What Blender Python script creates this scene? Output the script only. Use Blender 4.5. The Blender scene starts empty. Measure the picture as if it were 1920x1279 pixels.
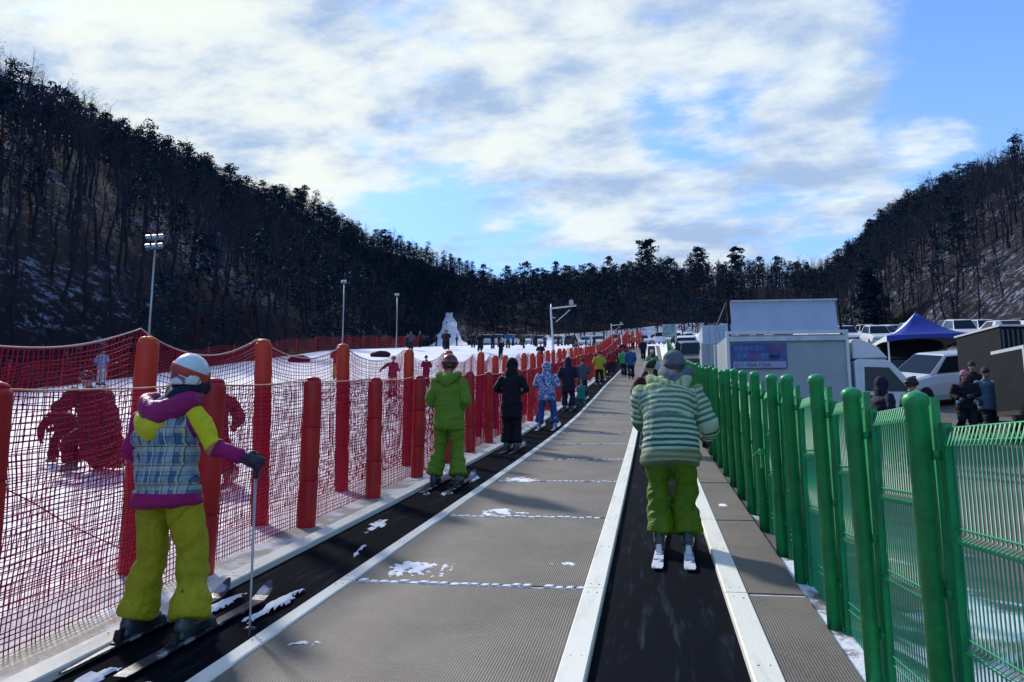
import bpy, bmesh, math, random
import numpy as np
from mathutils import Vector, Matrix
R_ = math.radians
scene = bpy.context.scene
COL = scene.collection
rng = np.random.default_rng(7)
random.seed(7)

# ------------------------------------------------------------------ camera
cam_d = bpy.data.cameras.new('camera'); cam = bpy.data.objects.new('camera', cam_d); COL.objects.link(cam)
cam_d.sensor_width = 36.0; cam_d.lens = 36.0*1400/1920; cam_d.clip_start = 0.05; cam_d.clip_end = 3000
cam.location = (0, 0, 1.5); cam.rotation_euler = (R_(90+8.45), 0, R_(10.65))
scene.camera = cam

# ------------------------------------------------------------------ light
SUN_AZ = R_(-46)      # measured from +Y towards +X
SUN_EL = R_(36)
sun_d = bpy.data.lights.new('sun', 'SUN'); sun = bpy.data.objects.new('sun', sun_d); COL.objects.link(sun)
sun_d.energy = 3.1; sun_d.angle = R_(5); sun_d.color = (1.0, 0.93, 0.84)
sv = Vector((math.sin(SUN_AZ)*math.cos(SUN_EL), math.cos(SUN_AZ)*math.cos(SUN_EL), math.sin(SUN_EL)))
sun.rotation_euler = sv.to_track_quat('Z', 'Y').to_euler()
scene.view_settings.view_transform = 'Standard'; scene.view_settings.look = 'None'
scene.view_settings.exposure = 0.5; scene.view_settings.gamma = 1.0
scene.cycles.max_bounces = 5; scene.cycles.diffuse_bounces = 2; scene.cycles.transparent_max_bounces = 6
scene.cycles.glossy_bounces = 2

world = bpy.data.worlds.new('World'); scene.world = world; world.use_nodes = True
nt = world.node_tree; nt.nodes.clear(); N = nt.nodes; LK = nt.links
def nd(t, **k):
    n = N.new(t)
    for a, b in k.items(): setattr(n, a, b)
    return n
def mth(op, a, b=None, c=None, tree=None, clamp=False):
    T = tree or nt
    n = T.nodes.new('ShaderNodeMath'); n.operation = op; n.use_clamp = clamp
    for i, v in enumerate((a, b, c)):
        if v is None: continue
        if isinstance(v, (int, float)): n.inputs[i].default_value = v
        else: T.links.new(v, n.inputs[i])
    return n.outputs[0]
def mixc(f, a, b, tree=None, blend='MIX'):
    T = tree or nt
    n = T.nodes.new('ShaderNodeMix'); n.data_type = 'RGBA'; n.blend_type = blend
    for sock, v in ((n.inputs[0], f), (n.inputs[6], a), (n.inputs[7], b)):
        if isinstance(v, (int, float)): sock.default_value = v
        elif isinstance(v, tuple): sock.default_value = (*v[:3], 1)
        else: T.links.new(v, sock)
    return n.outputs[2]
def maprange(v, a, b, c=0.0, d=1.0, tree=None, smooth=True):
    T = tree or nt
    n = T.nodes.new('ShaderNodeMapRange'); n.interpolation_type = 'SMOOTHSTEP' if smooth else 'LINEAR'
    T.links.new(v, n.inputs[0])
    for i, x in enumerate((a, b, c, d)): n.inputs[i+1].default_value = x
    return n.outputs[0]
sky = nd('ShaderNodeTexSky', sky_type='NISHITA'); sky.sun_disc = False
sky.sun_elevation = SUN_EL; sky.sun_rotation = SUN_AZ; sky.altitude = 300; sky.air_density = 1.0; sky.dust_density = 0.6; sky.ozone_density = 2.0
tc = nd('ShaderNodeTexCoord'); sep = nd('ShaderNodeSeparateXYZ'); LK.new(tc.outputs['Generated'], sep.inputs[0])
zz = mth('MAXIMUM', sep.outputs[2], 0.0); den = mth('ADD', zz, 0.22)
cmb = nd('ShaderNodeCombineXYZ'); LK.new(mth('DIVIDE', sep.outputs[0], den), cmb.inputs[0]); LK.new(mth('DIVIDE', sep.outputs[1], den), cmb.inputs[1])
mp = nd('ShaderNodeMapping'); mp.inputs['Rotation'].default_value = (0, 0, R_(24)); mp.inputs['Scale'].default_value = (1.0, 1.5, 1.0); LK.new(cmb.outputs[0], mp.inputs[0])
def noise(vec, scale, detail=7, rough=.55, dist=0.0, tree=None, lac=2.0):
    T = tree or nt
    n = T.nodes.new('ShaderNodeTexNoise'); n.inputs['Scale'].default_value = scale; n.inputs['Detail'].default_value = detail
    n.inputs['Roughness'].default_value = rough; n.inputs['Distortion'].default_value = dist
    n.inputs['Lacunarity'].default_value = lac
    if vec is not None: T.links.new(vec, n.inputs[0])
    return n.outputs[0]
n1 = noise(mp.outputs[0], 2.1, 12, .57, .08)
n2 = noise(mp.outputs[0], 5.6, 12, .62, .12)
BL = [((-0.568,0.698,0.435),0.97479,.19),((-0.331,0.825,0.458),0.97031,.15),((-0.067,0.856,0.512),0.98146,.14),((0.215,0.86,0.463),0.98909,.2),
((0.154,0.928,0.338),0.99403,.16),((0.243,0.914,0.326),0.99471,.18),((-0.11,0.923,0.369),0.99535,.12),((-0.407,0.845,0.346),0.99651,.12),
((-0.024,0.964,0.265),0.99535,.16),((0.123,0.96,0.253),0.99868,.1),((0.326,0.875,0.359),0.99926,.22),((0.212,0.887,0.41),0.99833,.12),
((0.367,0.852,0.373),0.99255,-.36),((0.047,0.914,0.403),0.9975,-.2),((0.135,0.899,0.416),0.99899,-.2),((0.185,0.946,0.266),0.9975,-.24),
((-0.149,0.947,0.285),0.99703,-.18),((-0.309,0.893,0.328),0.99833,-.08),((-0.299,0.909,0.289),0.9975,-.12),((-0.382,0.855,0.352),0.99926,-.1),
((0.381,0.804,0.456),0.99703,-.24),((-0.056,0.87,0.49),0.99926,-.06),((-0.175,0.891,0.419),0.99926,-.05)]
acc = None
for d, cth, a in BL:
    vm = nd('ShaderNodeVectorMath', operation='DOT_PRODUCT'); LK.new(tc.outputs['Generated'], vm.inputs[0]); vm.inputs[1].default_value = Vector(d).normalized()
    s = maprange(vm.outputs['Value'], 1-(1-cth)*2.6, 1.0, 0.0, a*1.15)
    acc = s if acc is None else mth('ADD', acc, s)
cov = mth('ADD', mth('ADD', mth('MULTIPLY', mth('SUBTRACT', n1, .5), 1.5), mth('MULTIPLY', mth('SUBTRACT', n2, .5), .8)), mth('ADD', acc, -.03))
dens = maprange(cov, -0.12, 0.22)
# cloud tone: thick parts grey-blue, thin lit edges nearly white, warmer and brighter towards the sun
n3 = noise(mp.outputs[0], 3.4, 12, .60, .12)
sd = nd('ShaderNodeVectorMath', operation='DOT_PRODUCT'); LK.new(tc.outputs['Generated'], sd.inputs[0]); sd.inputs[1].default_value = sv
sunward = maprange(sd.outputs['Value'], 0.55, 1.0)
tone = maprange(mth('ADD', n3, mth('MULTIPLY', sunward, .03)), 0.36, 0.66)
cl = mixc(tone, (3.1, 4.3, 6.4), (6.5, 7.3, 7.8))
cl = mixc(mth('MULTIPLY', mth('MULTIPLY', sunward, .75), tone), cl, (7.6, 7.9, 7.3))
skyc = mixc(1.0, sky.outputs[0], (0.95, 1.35, 1.9), blend='MULTIPLY')
skyc = mixc(maprange(sep.outputs[2], .14, .60, .55, 0.08), skyc, (3.3, 5.6, 9.6))
fin = mixc(dens, skyc, cl)
bg = nd('ShaderNodeBackground'); LK.new(fin, bg.inputs[0]); bg.inputs[1].default_value = 0.09
wo = nd('ShaderNodeOutputWorld'); LK.new(bg.outputs[0], wo.inputs[0])

# ------------------------------------------------------------------ materials
MATS = {}
def mat(name, color, rough=.7, color2=None, nscale=3.0, amount=1.0, bump=0.0, bscale=40.0, metallic=0.0, spec=.5, lo=.35, hi=.65, detail=6, sheen=0, trans=0, dist=.0, stretch=None):
    if name in MATS: return MATS[name]
    m = bpy.data.materials.new(name); m.use_nodes = True; T = m.node_tree
    b = T.nodes['Principled BSDF']; b.inputs['Roughness'].default_value = rough; b.inputs['Metallic'].default_value = metallic
    b.inputs['Specular IOR Level'].default_value = spec
    co = T.nodes.new('ShaderNodeTexCoord'); vec = co.outputs['Object']
    if stretch:
        mpn = T.nodes.new('ShaderNodeMapping'); mpn.inputs['Scale'].default_value = stretch; T.links.new(vec, mpn.inputs[0]); vec = mpn.outputs[0]
    if color2 is not None:
        f = maprange(noise(vec, nscale, detail, .6, dist, tree=T), lo, hi, 0, amount, tree=T)
        T.links.new(mixc(f, color, color2, tree=T), b.inputs['Base Color'])
    else: b.inputs['Base Color'].default_value = (*color, 1)
    if bump:
        bn = T.nodes.new('ShaderNodeBump'); bn.inputs['Strength'].default_value = bump; bn.inputs['Distance'].default_value = .02
        T.links.new(noise(vec, bscale, 4, .6, tree=T), bn.inputs['Height']); T.links.new(bn.outputs[0], b.inputs['Normal'])
    if sheen: b.inputs['Sheen Weight'].default_value = sheen
    MATS[name] = m
    return m
def nodes_of(m): return m.node_tree, m.node_tree.nodes['Principled BSDF']

M_snow = mat('snow', (.80,.81,.86), .75, (.66,.69,.80), 1.2, .8, .5, 9, spec=.3)
M_snowf = mat('packed_snow', (.80,.81,.87), .7, (.64,.67,.79), .6, .9, .8, 3.0, spec=.3)
def add_tracks(m):
    T, b = nodes_of(m); co = T.nodes.new('ShaderNodeTexCoord'); mpn = T.nodes.new('ShaderNodeMapping'); mpn.inputs['Rotation'].default_value = (0, 0, R_(12)); mpn.inputs['Scale'].default_value = (7, .55, 1); T.links.new(co.outputs['Object'], mpn.inputs[0])
    old = b.inputs['Normal'].links[0].from_node; bn = T.nodes.new('ShaderNodeBump'); bn.inputs['Strength'].default_value = .9; bn.inputs['Distance'].default_value = .05
    T.links.new(noise(mpn.outputs[0], 1.0, 7, .7, 1.0, tree=T), bn.inputs['Height']); T.links.new(bn.outputs[0], old.inputs['Normal'])
add_tracks(M_snowf)
M_red = mat('red_vinyl', (.50,.010,.012), .5, (.27,.005,.012), 1.6, .9, .35, 9)
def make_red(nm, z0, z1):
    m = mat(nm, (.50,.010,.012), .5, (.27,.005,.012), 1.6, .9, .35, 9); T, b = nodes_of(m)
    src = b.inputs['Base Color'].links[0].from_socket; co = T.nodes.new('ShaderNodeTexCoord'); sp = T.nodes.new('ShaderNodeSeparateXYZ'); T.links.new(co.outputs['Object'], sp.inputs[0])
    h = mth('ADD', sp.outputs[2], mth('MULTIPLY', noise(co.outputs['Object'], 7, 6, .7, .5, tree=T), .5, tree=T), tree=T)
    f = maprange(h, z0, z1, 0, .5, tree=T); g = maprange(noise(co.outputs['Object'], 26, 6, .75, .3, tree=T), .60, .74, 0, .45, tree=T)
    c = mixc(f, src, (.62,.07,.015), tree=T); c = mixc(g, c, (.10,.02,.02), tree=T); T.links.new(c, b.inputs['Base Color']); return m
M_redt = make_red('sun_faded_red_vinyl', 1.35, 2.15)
M_redcap = mat('faded_red_vinyl', (.72,.17,.03), .5, (.55,.04,.015), 9, .8)
M_net = mat('red_netting', (.50,.006,.06), .8, (.28,.004,.035), 1.0, .9, spec=.15)
M_net_far = mat('far_red_netting', (.42,.02,.025), .8)
M_rope = mat('orange_rope', (.62,.33,.14), .8, (.75,.62,.5), 4, 1)
M_rope_w = mat('pale_rope', (.66,.52,.46), .8)
M_green = mat('green_paint', (.004,.34,.105), .42, (.003,.22,.07), 5, .9, .25, 25)
M_greenw = mat('green_wire', (.006,.31,.13), .4)
M_belt = mat('black_rubber', (.003,.005,.009), .85, (.045,.060,.085), 3.2, .7, .15, 60, spec=.03, lo=.52, hi=.85, stretch=(5,.55,1), dist=.4)
M_rail = mat('cream_edge_board', (.78,.77,.68), .55, (.52,.51,.46), 2.2, .7, .1, 30, lo=.45, hi=.75, stretch=(3,.7,1))
M_strip = mat('joint_metal', (.55,.55,.52), .4, (.75,.75,.72), 20, 1)
M_dark = mat('dark_gap', (.012,.014,.018), .7)
M_steel = mat('galvanised_steel', (.42,.45,.48), .4, (.30,.33,.36), 5, .7, metallic=.7)
M_white = mat('white_paint', (.66,.70,.74), .35, (.5,.55,.6), 2.0, .5)
M_glass = mat('dark_glass', (.008,.012,.02), .12, spec=.35)
M_tyre = mat('tyre_rubber', (.015,.015,.017), .8)
M_chrome = mat('wheel_metal', (.45,.47,.5), .3, metallic=.9)

# ribbed grey walkway board
def make_walk_mat():
    m = bpy.data.materials.new('ribbed_grey_board'); m.use_nodes = True; T, b = nodes_of(m)
    co = T.nodes.new('ShaderNodeTexCoord'); sp = T.nodes.new('ShaderNodeSeparateXYZ'); T.links.new(co.outputs['Object'], sp.inputs[0])
    f = maprange(noise(co.outputs['Object'], 1.3, 8, .65, .4, tree=T), .3, .72, tree=T)
    c = mixc(f, (.185,.163,.132), (.120,.106,.088), tree=T)
    f2 = maprange(noise(co.outputs['Object'], 40, 3, .7, 0, tree=T), .45, .7, tree=T)
    c = mixc(mth('MULTIPLY', f2, .25, tree=T), c, (.30,.29,.27), tree=T)
    rib = mth('SINE', mth('MULTIPLY', sp.outputs[0], 2*math.pi/.015, tree=T), tree=T)
    c = mixc(mth('MULTIPLY', maprange(rib, -1, -.1, 1, 0, tree=T), .22, tree=T), c, (.06,.055,.05), tree=T)
    T.links.new(c, b.inputs['Base Color']); b.inputs['Roughness'].default_value = .65; b.inputs['Specular IOR Level'].default_value = .25
    bn = T.nodes.new('ShaderNodeBump'); bn.inputs['Strength'].default_value = .4; bn.inputs['Distance'].default_value = .003
    T.links.new(rib, bn.inputs['Height']); T.links.new(bn.outputs[0], b.inputs['Normal'])
    return m
M_walk = make_walk_mat()

# parking lot: worn asphalt with snow lying in patches, more of it beside the fence
def make_lot_mat():
    m = bpy.data.materials.new('patchy_asphalt'); m.use_nodes = True; T, b = nodes_of(m)
    co = T.nodes.new('ShaderNodeTexCoord'); sp = T.nodes.new('ShaderNodeSeparateXYZ'); T.links.new(co.outputs['Object'], sp.inputs[0])
    v = co.outputs['Object']
    c = mixc(maprange(noise(v, .8, 7, .65, .3, tree=T), .35, .7, tree=T), (.085,.075,.072), (.15,.125,.115), tree=T)
    near = maprange(sp.outputs[0], 1.2, 5.0, -.05, -.36, tree=T)
    far = maprange(sp.outputs[1], 40, 95, 0, .22, tree=T)
    yn = maprange(sp.outputs[1], 5.0, 12, .12, -.10, tree=T)
    s = mth('ADD', mth('ADD', noise(v, .9, 9, .6, .5, tree=T), near, tree=T), mth('ADD', far, yn, tree=T), tree=T)
    f = maprange(s, .52, .60, tree=T)
    c = mixc(f, c, (.74,.76,.82), tree=T)
    T.links.new(c, b.inputs['Base Color']); b.inputs['Roughness'].default_value = .75
    bn = T.nodes.new('ShaderNodeBump'); bn.inputs['Strength'].default_value = .7; bn.inputs['Distance'].default_value = .03
    T.links.new(mth('ADD', mth('MULTIPLY', noise(v, 30, 4, .6, tree=T), .3, tree=T), f, tree=T), bn.inputs['Height']); T.links.new(bn.outputs[0], b.inputs['Normal'])
    return m
M_lot = make_lot_mat()
def make_hill_mat():
    m = bpy.data.materials.new('snowy_leaf_litter'); m.use_nodes = True; T, b = nodes_of(m)
    co = T.nodes.new('ShaderNodeTexCoord'); v = co.outputs['Object']
    c = mixc(maprange(noise(v, .3, 7, .6, tree=T), .35, .7, tree=T), (.016,.013,.018), (.008,.010,.015), tree=T)
    sx_ = T.nodes.new('ShaderNodeSeparateXYZ'); T.links.new(v, sx_.inputs[0])
    low = maprange(mth('ABSOLUTE', mth('ADD', mth('ABSOLUTE', sx_.outputs[0], tree=T), -46.0, tree=T), tree=T), 6, 26, .10, -.02, tree=T)
    f = maprange(mth('ADD', low, mth('ADD', mth('MULTIPLY', noise(v, .07, 3, .6, .6, tree=T), .42, tree=T), mth('MULTIPLY', noise(v, 1.1, 9, .78, .4, tree=T), 1.0, tree=T), tree=T), tree=T), .83, .97, tree=T)
    c = mixc(mth('MULTIPLY', f, .75, tree=T), c, (.26,.30,.42), tree=T)
    T.links.new(c, b.inputs['Base Color']); b.inputs['Roughness'].default_value = .9; b.inputs['Specular IOR Level'].default_value = .1
    return m
M_hill = make_hill_mat()

# ------------------------------------------------------------------ helpers
def tag(o, label=None, cat=None, group=None, kind=None):
    if label: o['label'] = label
    if cat: o['category'] = cat
    if group: o['group'] = group
    if kind: o['kind'] = kind
    return o
def empty(name, loc=(0,0,0), rz=0.0, label=None, cat=None, group=None):
    o = bpy.data.objects.new(name, None); COL.objects.link(o); o.location = loc; o.rotation_euler = (0, 0, rz); o.empty_display_size = .2
    return tag(o, label, cat, group)
def link_mesh(name, me, parent=None, loc=None):
    o = bpy.data.objects.new(name, me); COL.objects.link(o)
    if parent is not None: o.parent = parent
    if loc is not None: o.location = loc
    return o
class MB:
    def __init__(s): s.v = []; s.f = []; s.m = []
    def add(s, vs, fs, mi=0):
        o = len(s.v); s.v.extend([tuple(map(float, p)) for p in vs]); s.f.extend([tuple(i+o for i in f) for f in fs]); s.m.extend([mi]*len(fs)); return s
    def box(s, c, d, rz=0.0, mi=0, taper=1.0, rx=0.0, ry=0.0):
        x, y, z = d[0]/2, d[1]/2, d[2]/2
        M = Matrix.Rotation(rz, 3, 'Z') @ Matrix.Rotation(ry, 3, 'Y') @ Matrix.Rotation(rx, 3, 'X')
        P = []
        for k, (a, b, e) in enumerate([(-1,-1,-1),(1,-1,-1),(1,1,-1),(-1,1,-1),(-1,-1,1),(1,-1,1),(1,1,1),(-1,1,1)]):
            t = taper if e > 0 else 1.0
            P.append(M @ Vector((a*x*t, b*y*t, e*z)) + Vector(c))
        return s.add(P, [(0,3,2,1),(4,5,6,7),(0,1,5,4),(1,2,6,5),(2,3,7,6),(3,0,4,7)], mi)
    def tube(s, pts, r, n=6, mi=0, cap=True):
        pts = [Vector(p) for p in pts]; rs = r if isinstance(r, (list, tuple)) else [r]*len(pts)
        up = None; rings = []
        for i, p in enumerate(pts):
            t = (pts[min(i+1, len(pts)-1)] - pts[max(i-1, 0)]).normalized()
            if up is None: up = t.orthogonal().normalized()
            up = (up - t*up.dot(t)); up = up.normalized() if up.length > 1e-6 else t.orthogonal().normalized()
            w = t.cross(up)
            rings.append([p + (up*math.cos(2*math.pi*k/n) + w*math.sin(2*math.pi*k/n))*rs[i] for k in range(n)])
        vs = [q for rg in rings for q in rg]; fs = []
        for i in range(len(pts)-1):
            for k in range(n): fs.append((i*n+k, i*n+(k+1)%n, (i+1)*n+(k+1)%n, (i+1)*n+k))
        if cap: fs.append(tuple(range(n-1, -1, -1))); fs.append(tuple((len(pts)-1)*n+k for k in range(n)))
        return s.add(vs, fs, mi)
    def lathe(s, prof, n=16, c=(0,0,0), mi=0, axis='Z', sx=1.0, sy=1.0):
        vs = []; fs = []; m = len(prof)
        for r, z in prof:
            for k in range(n):
                a = 2*math.pi*k/n; p = (r*math.cos(a)*sx, r*math.sin(a)*sy, z)
                if axis == 'X': p = (p[2], p[0], p[1])
                if axis == 'Y': p = (p[1], p[2], p[0])
                vs.append((p[0]+c[0], p[1]+c[1], p[2]+c[2]))
        for i in range(m-1):
            for k in range(n): fs.append((i*n+k, i*n+(k+1)%n, (i+1)*n+(k+1)%n, (i+1)*n+k))
        fs.append(tuple(range(n-1, -1, -1))); fs.append(tuple((m-1)*n+k for k in range(n)))
        return s.add(vs, fs, mi)
    def mesh(s, name, mats, smooth=False):
        me = bpy.data.meshes.new(name); me.from_pydata(s.v, [], s.f)
        for m in (mats if isinstance(mats, (list, tuple)) else [mats]): me.materials.append(m)
        if len(set(s.m)) > 1: me.polygons.foreach_set('material_index', s.m)
        if smooth: me.polygons.foreach_set('use_smooth', [True]*len(me.polygons))
        me.update(); return me
    def build(s, name, mats, parent=None, loc=None, smooth=False):
        return link_mesh(name, s.mesh(name, mats, smooth), parent, loc)
def bevel(o, w=.01, seg=2):
    b = o.modifiers.new('bevel', 'BEVEL'); b.width = w; b.segments = seg; b.limit_method = 'ANGLE'; b.angle_limit = R_(40); return o
def np_mesh(name, V, F, mats, smooth=False, mi=None):
    me = bpy.data.meshes.new(name); V = np.asarray(V, np.float32); F = np.asarray(F, np.int32); k = F.shape[1]
    me.vertices.add(len(V)); me.vertices.foreach_set('co', V.ravel())
    me.loops.add(F.size); me.loops.foreach_set('vertex_index', F.ravel())
    me.polygons.add(len(F)); me.polygons.foreach_set('loop_start', np.arange(0, F.size, k, dtype=np.int32))
    me.polygons.foreach_set('loop_total', np.full(len(F), k, np.int32))
    for m in (mats if isinstance(mats, (list, tuple)) else [mats]): me.materials.append(m)
    if mi is not None: me.polygons.foreach_set('material_index', np.asarray(mi, np.int32))
    if smooth: me.polygons.foreach_set('use_smooth', np.ones(len(F), bool))
    me.update(calc_edges=True); return me
_wv = [(rng.normal(size=3), rng.uniform(0, 6.28)) for _ in range(24)]
def pnoise(P, freq, seed=0):
    """smooth pseudo noise, about -1..1, vectorised"""
    P = np.asarray(P, float)*freq; out = np.zeros(len(P)); W = np.zeros_like(P)
    for i in range(3):
        w, p = _wv[(i+seed*5) % 24]; W[:, i] = np.sin(P @ w*.7 + p)
    Q = P + W*.8
    for i in range(7):
        w, p = _wv[(i*3+seed*7+2) % 24]; out += np.sin(Q @ w*1.6 + p*1.7)
    return out/4.0

# ------------------------------------------------------------------ ground profile
SL = 0.105
_ry = [-40,8,13,17,22,26,30,35,45,56,70,85,100,150,200,260,600]; _rz = [0,0,.02,.06,.18,.36,.53,.80,1.2,1.7,2.8,4.2,5.1,7.0,9,11.4,20]
_sy = [-40,8,13,17,26,35,47,60,100,150,200,260,600]; _sz = [0,0,.09,.2,.5,1.15,2.2,3.35,5.1,7.0,9,11.4,20]
def side(y):          # the ground beside the lift lies a little higher than the lift itself
    y = np.asarray(y, float); return (np.interp(y-1.2, _sy, _sz)+np.interp(y, _sy, _sz)+np.interp(y+1.2, _sy, _sz))/3
def rise(y):
    y = np.asarray(y, float)
    return (np.interp(y-1.2, _ry, _rz)+np.interp(y, _ry, _rz)+np.interp(y+1.2, _ry, _rz))/3
def G(y): return SL*np.asarray(y, float) + rise(y)
def GS(y): return SL*np.asarray(y, float) + side(y)
def sst(x, a, b):
    t = np.clip((x-a)/(b-a), 0, 1); return t*t*(3-2*t)
def lotoff(x, y):
    o = np.interp(y, [0, 6, 13, 18, 24, 30, 40, 60, 90, 140], [-.12, -.22, -.4, -.5, -.48, -.35, -.3, -.3, 0, 0])
    return o*sst(x, 1.0, 1.7)
def terrain(x, y):
    x = np.asarray(x, float); y = np.asarray(y, float)
    base = G(y) + np.where(x > 0, lotoff(x, y), 0) + sst(-x, 8, 26)*.55*sst(y, 5, 30)
    base = base + (side(y)-rise(y))*np.maximum(sst(-x, 5, 15), sst(x, 1.0, 1.9))
    P = np.stack([x, y, 0*x], -1).reshape(-1, 3)
    und = (pnoise(P, .06, 1)*2.2 + pnoise(P, .16, 2)*.8).reshape(x.shape)
    xl = np.interp(y, [0, 60, 100, 150, 214, 400], [-28.5, -28.5, -34, -49, -66, -80])
    xrd = np.interp(y, [0, 190, 260, 320, 380, 450], [-95, -95, -88, -76, -74, -74])
    h1 = np.interp(y, [-50, 60, 89, 111, 131, 160, 191, 241, 260, 320, 380, 450], [47, 49, 51, 52.5, 54.5, 59, 66, 71, 73, 80, 92, 100])
    s1 = np.clip((xl-x)/(xl-xrd), 0, 1); s1 = .62*s1+.38*np.sin(s1*math.pi/2); s1 = s1*sst(xl-x, -1, 6)
    z = base + (h1-base+und*1.2)*s1
    h2 = SL*y + np.interp(y, [-50, 100, 160, 205, 260, 320, 345, 400], [34, 37, 40, 44, 46, 38, 20, 15])
    xr = np.maximum(33-2*sst(y, 80, 140), .235*y-6)
    s2 = np.clip((x-xr)/np.maximum(77-xr, 10), 0, 1); s2 = s2**.9*(2-s2**.9)*.55 + s2*.45
    z = z + (h2-z+und)*s2*(x > xr)
    h3 = SL*y + np.interp(x, [-90, -40, 0, 33, 59, 90], [33, 32, 30.5, 29, 27, 24]) + und*1.1
    s3 = sst(y + 9*np.sin(x*.045+1.0), 152, 262)
    z = np.where(s3 > 0, z + np.maximum(h3-z, 0)*s3, z)
    return z
def grid(name, xs, ys, zf, m, kind='structure', dz=0.0, smooth=True):
    X, Y = np.meshgrid(xs, ys); Z = zf(X, Y)+dz
    V = np.stack([X, Y, Z], -1).reshape(-1, 3); nx, ny = len(xs), len(ys)
    i = np.arange(nx*ny).reshape(ny, nx); F = np.stack([i[:-1,:-1], i[:-1,1:], i[1:,1:], i[1:,:-1]], -1).reshape(-1, 4)
    o = link_mesh(name, np_mesh(name, V, F, m, smooth)); o['kind'] = kind; return o
def gz(x, y): return float(terrain(np.array([x], float), np.array([y], float))[0])

xs = np.concatenate([np.linspace(-260,-95,24), np.linspace(-92,-30,42), np.linspace(-28,30,50), np.linspace(32,120,50), np.linspace(126,300,24)])
ys = np.concatenate([np.linspace(-60,-3,12), np.linspace(0,110,90), np.linspace(112,420,110), np.linspace(430,700,20)])
grid('ground', xs, ys, terrain, M_hill, dz=-.30)
def snow_z(X, Y):
    P = np.stack([X, Y, 0*X], -1).reshape(-1, 3)
    b = (pnoise(P, .9, 3)*.022 + pnoise(P, 2.6, 4)*.012).reshape(X.shape)*sst(-X, 3.5, 5.0)
    edge = np.where(X > -3.6, -.015, 0)
    return terrain(X, Y) + b + edge
xa = np.concatenate([np.linspace(-27.5,-12,45), np.linspace(-11.8,-3.18,62)])
ya = np.concatenate([np.linspace(-4,22,170), np.linspace(22.3,70,90), np.linspace(71,175,60)])
grid('snow_slope', xa, ya, snow_z, M_snowf)

def lot_z(X, Y):
    P = np.stack([X, Y, 0*X], -1).reshape(-1, 3)
    return terrain(X, Y) + (pnoise(P, .5, 3)*.02).reshape(X.shape)
grid('upper_snow_field', np.linspace(.95, 25, 50), np.linspace(64, 93, 30), lot_z, M_snowf, dz=.012)
grid('crest_snow_field', np.linspace(-3.17, 25, 60), np.linspace(93.02, 175, 50), lot_z, M_snowf, dz=.012)
grid('parking_lot', np.concatenate([np.linspace(.93,8,40), np.linspace(8.3,36,40)]), np.linspace(-4, 66, 110), lot_z, M_lot)
# piste cut into the trees at the head of the slope
yp = np.linspace(150, 214, 40); tp = np.linspace(-1, 1, 12)
U, Yp = np.meshgrid(tp, yp); cxp = -41.7 - (Yp-150)*.278; wd = np.interp(Yp, [150, 165, 180, 195, 214], [8.0, 5.0, 3.2, 2.0, .8])+pnoise(np.stack([Yp,np.sign(U)*3,0*Yp],-1).reshape(-1,3),.18,2).reshape(Yp.shape)*.5
Xp = cxp + U*wd; Zp = terrain(Xp, Yp)+.25
iv = np.arange(U.size).reshape(U.shape)
o = link_mesh('piste', np_mesh('piste', np.stack([Xp, Yp, Zp], -1).reshape(-1,3), np.stack([iv[:-1,:-1], iv[:-1,1:], iv[1:,1:], iv[1:,:-1]], -1).reshape(-1,4), M_snowf, True)); o['kind'] = 'structure'

# ------------------------------------------------------------------ conveyors and walkway
def slab(mb, x0, x1, y0, y1, top, th, n=None, mi=0, gap=0.0):
    """a slab that follows the slope, in cross sections"""
    n = n or max(1, int((y1-y0)/1.2)); Y = np.linspace(y0, y1, n+1); vs = []
    for y in Y:
        g = float(G(y)); vs += [(x0, y, g+top-th), (x1, y, g+top-th), (x1, y, g+top), (x0, y, g+top)]
    fs = []
    for i in range(n):
        a = 4*i; b = a+4
        fs += [(a+3, a+2, b+2, b+3), (a+1, a, b, b+1), (a, a+3, b+3, b), (a+2, a+1, b+1, b+2)]
    fs += [(0,1,2,3), (4*n+3, 4*n+2, 4*n+1, 4*n)]
    mb.add(vs, fs, mi)
Y0, Y1, PIT, OFF = -2.1, 92.0, 2.44, .34
joints = [OFF+PIT*k for k in range(-1, 38)]
w = MB()
for a, b in zip(joints[:-1], joints[1:]):
    w.box  # panels with a real gap
    slab(w, -2.135, -.497, a+.055, b-.004, .035, .03)
    slab(w, .580, .93, a+.055, b-.004, .035, .03)
slab(w, -2.138, -.494, Y0, Y1, -.002, .03, mi=2); slab(w, .577, .935, Y0, Y1, -.002, .03, mi=2)
for j in joints:                                                # metal joint strip with packed snow in its treads
    slab(w, -2.135, -.497, j+.001, j+.052, .026, .02, n=1, mi=1)
    slab(w, .580, .93, j+.001, j+.052, .026, .02, n=1, mi=1)
walk = w.build('walkway', [M_walk, M_strip, M_dark]); walk['kind'] = 'structure'
# snow in the joint treads
tr = MB()
for j in joints[:14]:
    x = -2.10
    while x < -.53:
        if random.random() < .93:
            hh = random.uniform(.010, .02); l = random.uniform(.038, .055); g = float(G(j))
            yy = j + .024 + random.uniform(-.004, .004); ww = random.uniform(.016, .026)
            p = [(x, yy-ww), (x+l, yy-ww), (x+l+.018, yy+ww), (x+.018, yy+ww)]
            tr.add([(a, b, g+.024+SL*(b-j)) for a, b in p]+[(a+.003, b, g+.03+hh+SL*(b-j)) for a, b in p], [(4,5,6,7),(0,1,5,4),(1,2,6,5),(2,3,7,6),(3,0,4,7)])
        x += .074
tag(tr.build('joint_snow', M_snow), 'packed snow caught in the treads of the walkway joints', 'snow', kind='stuff')

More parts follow.
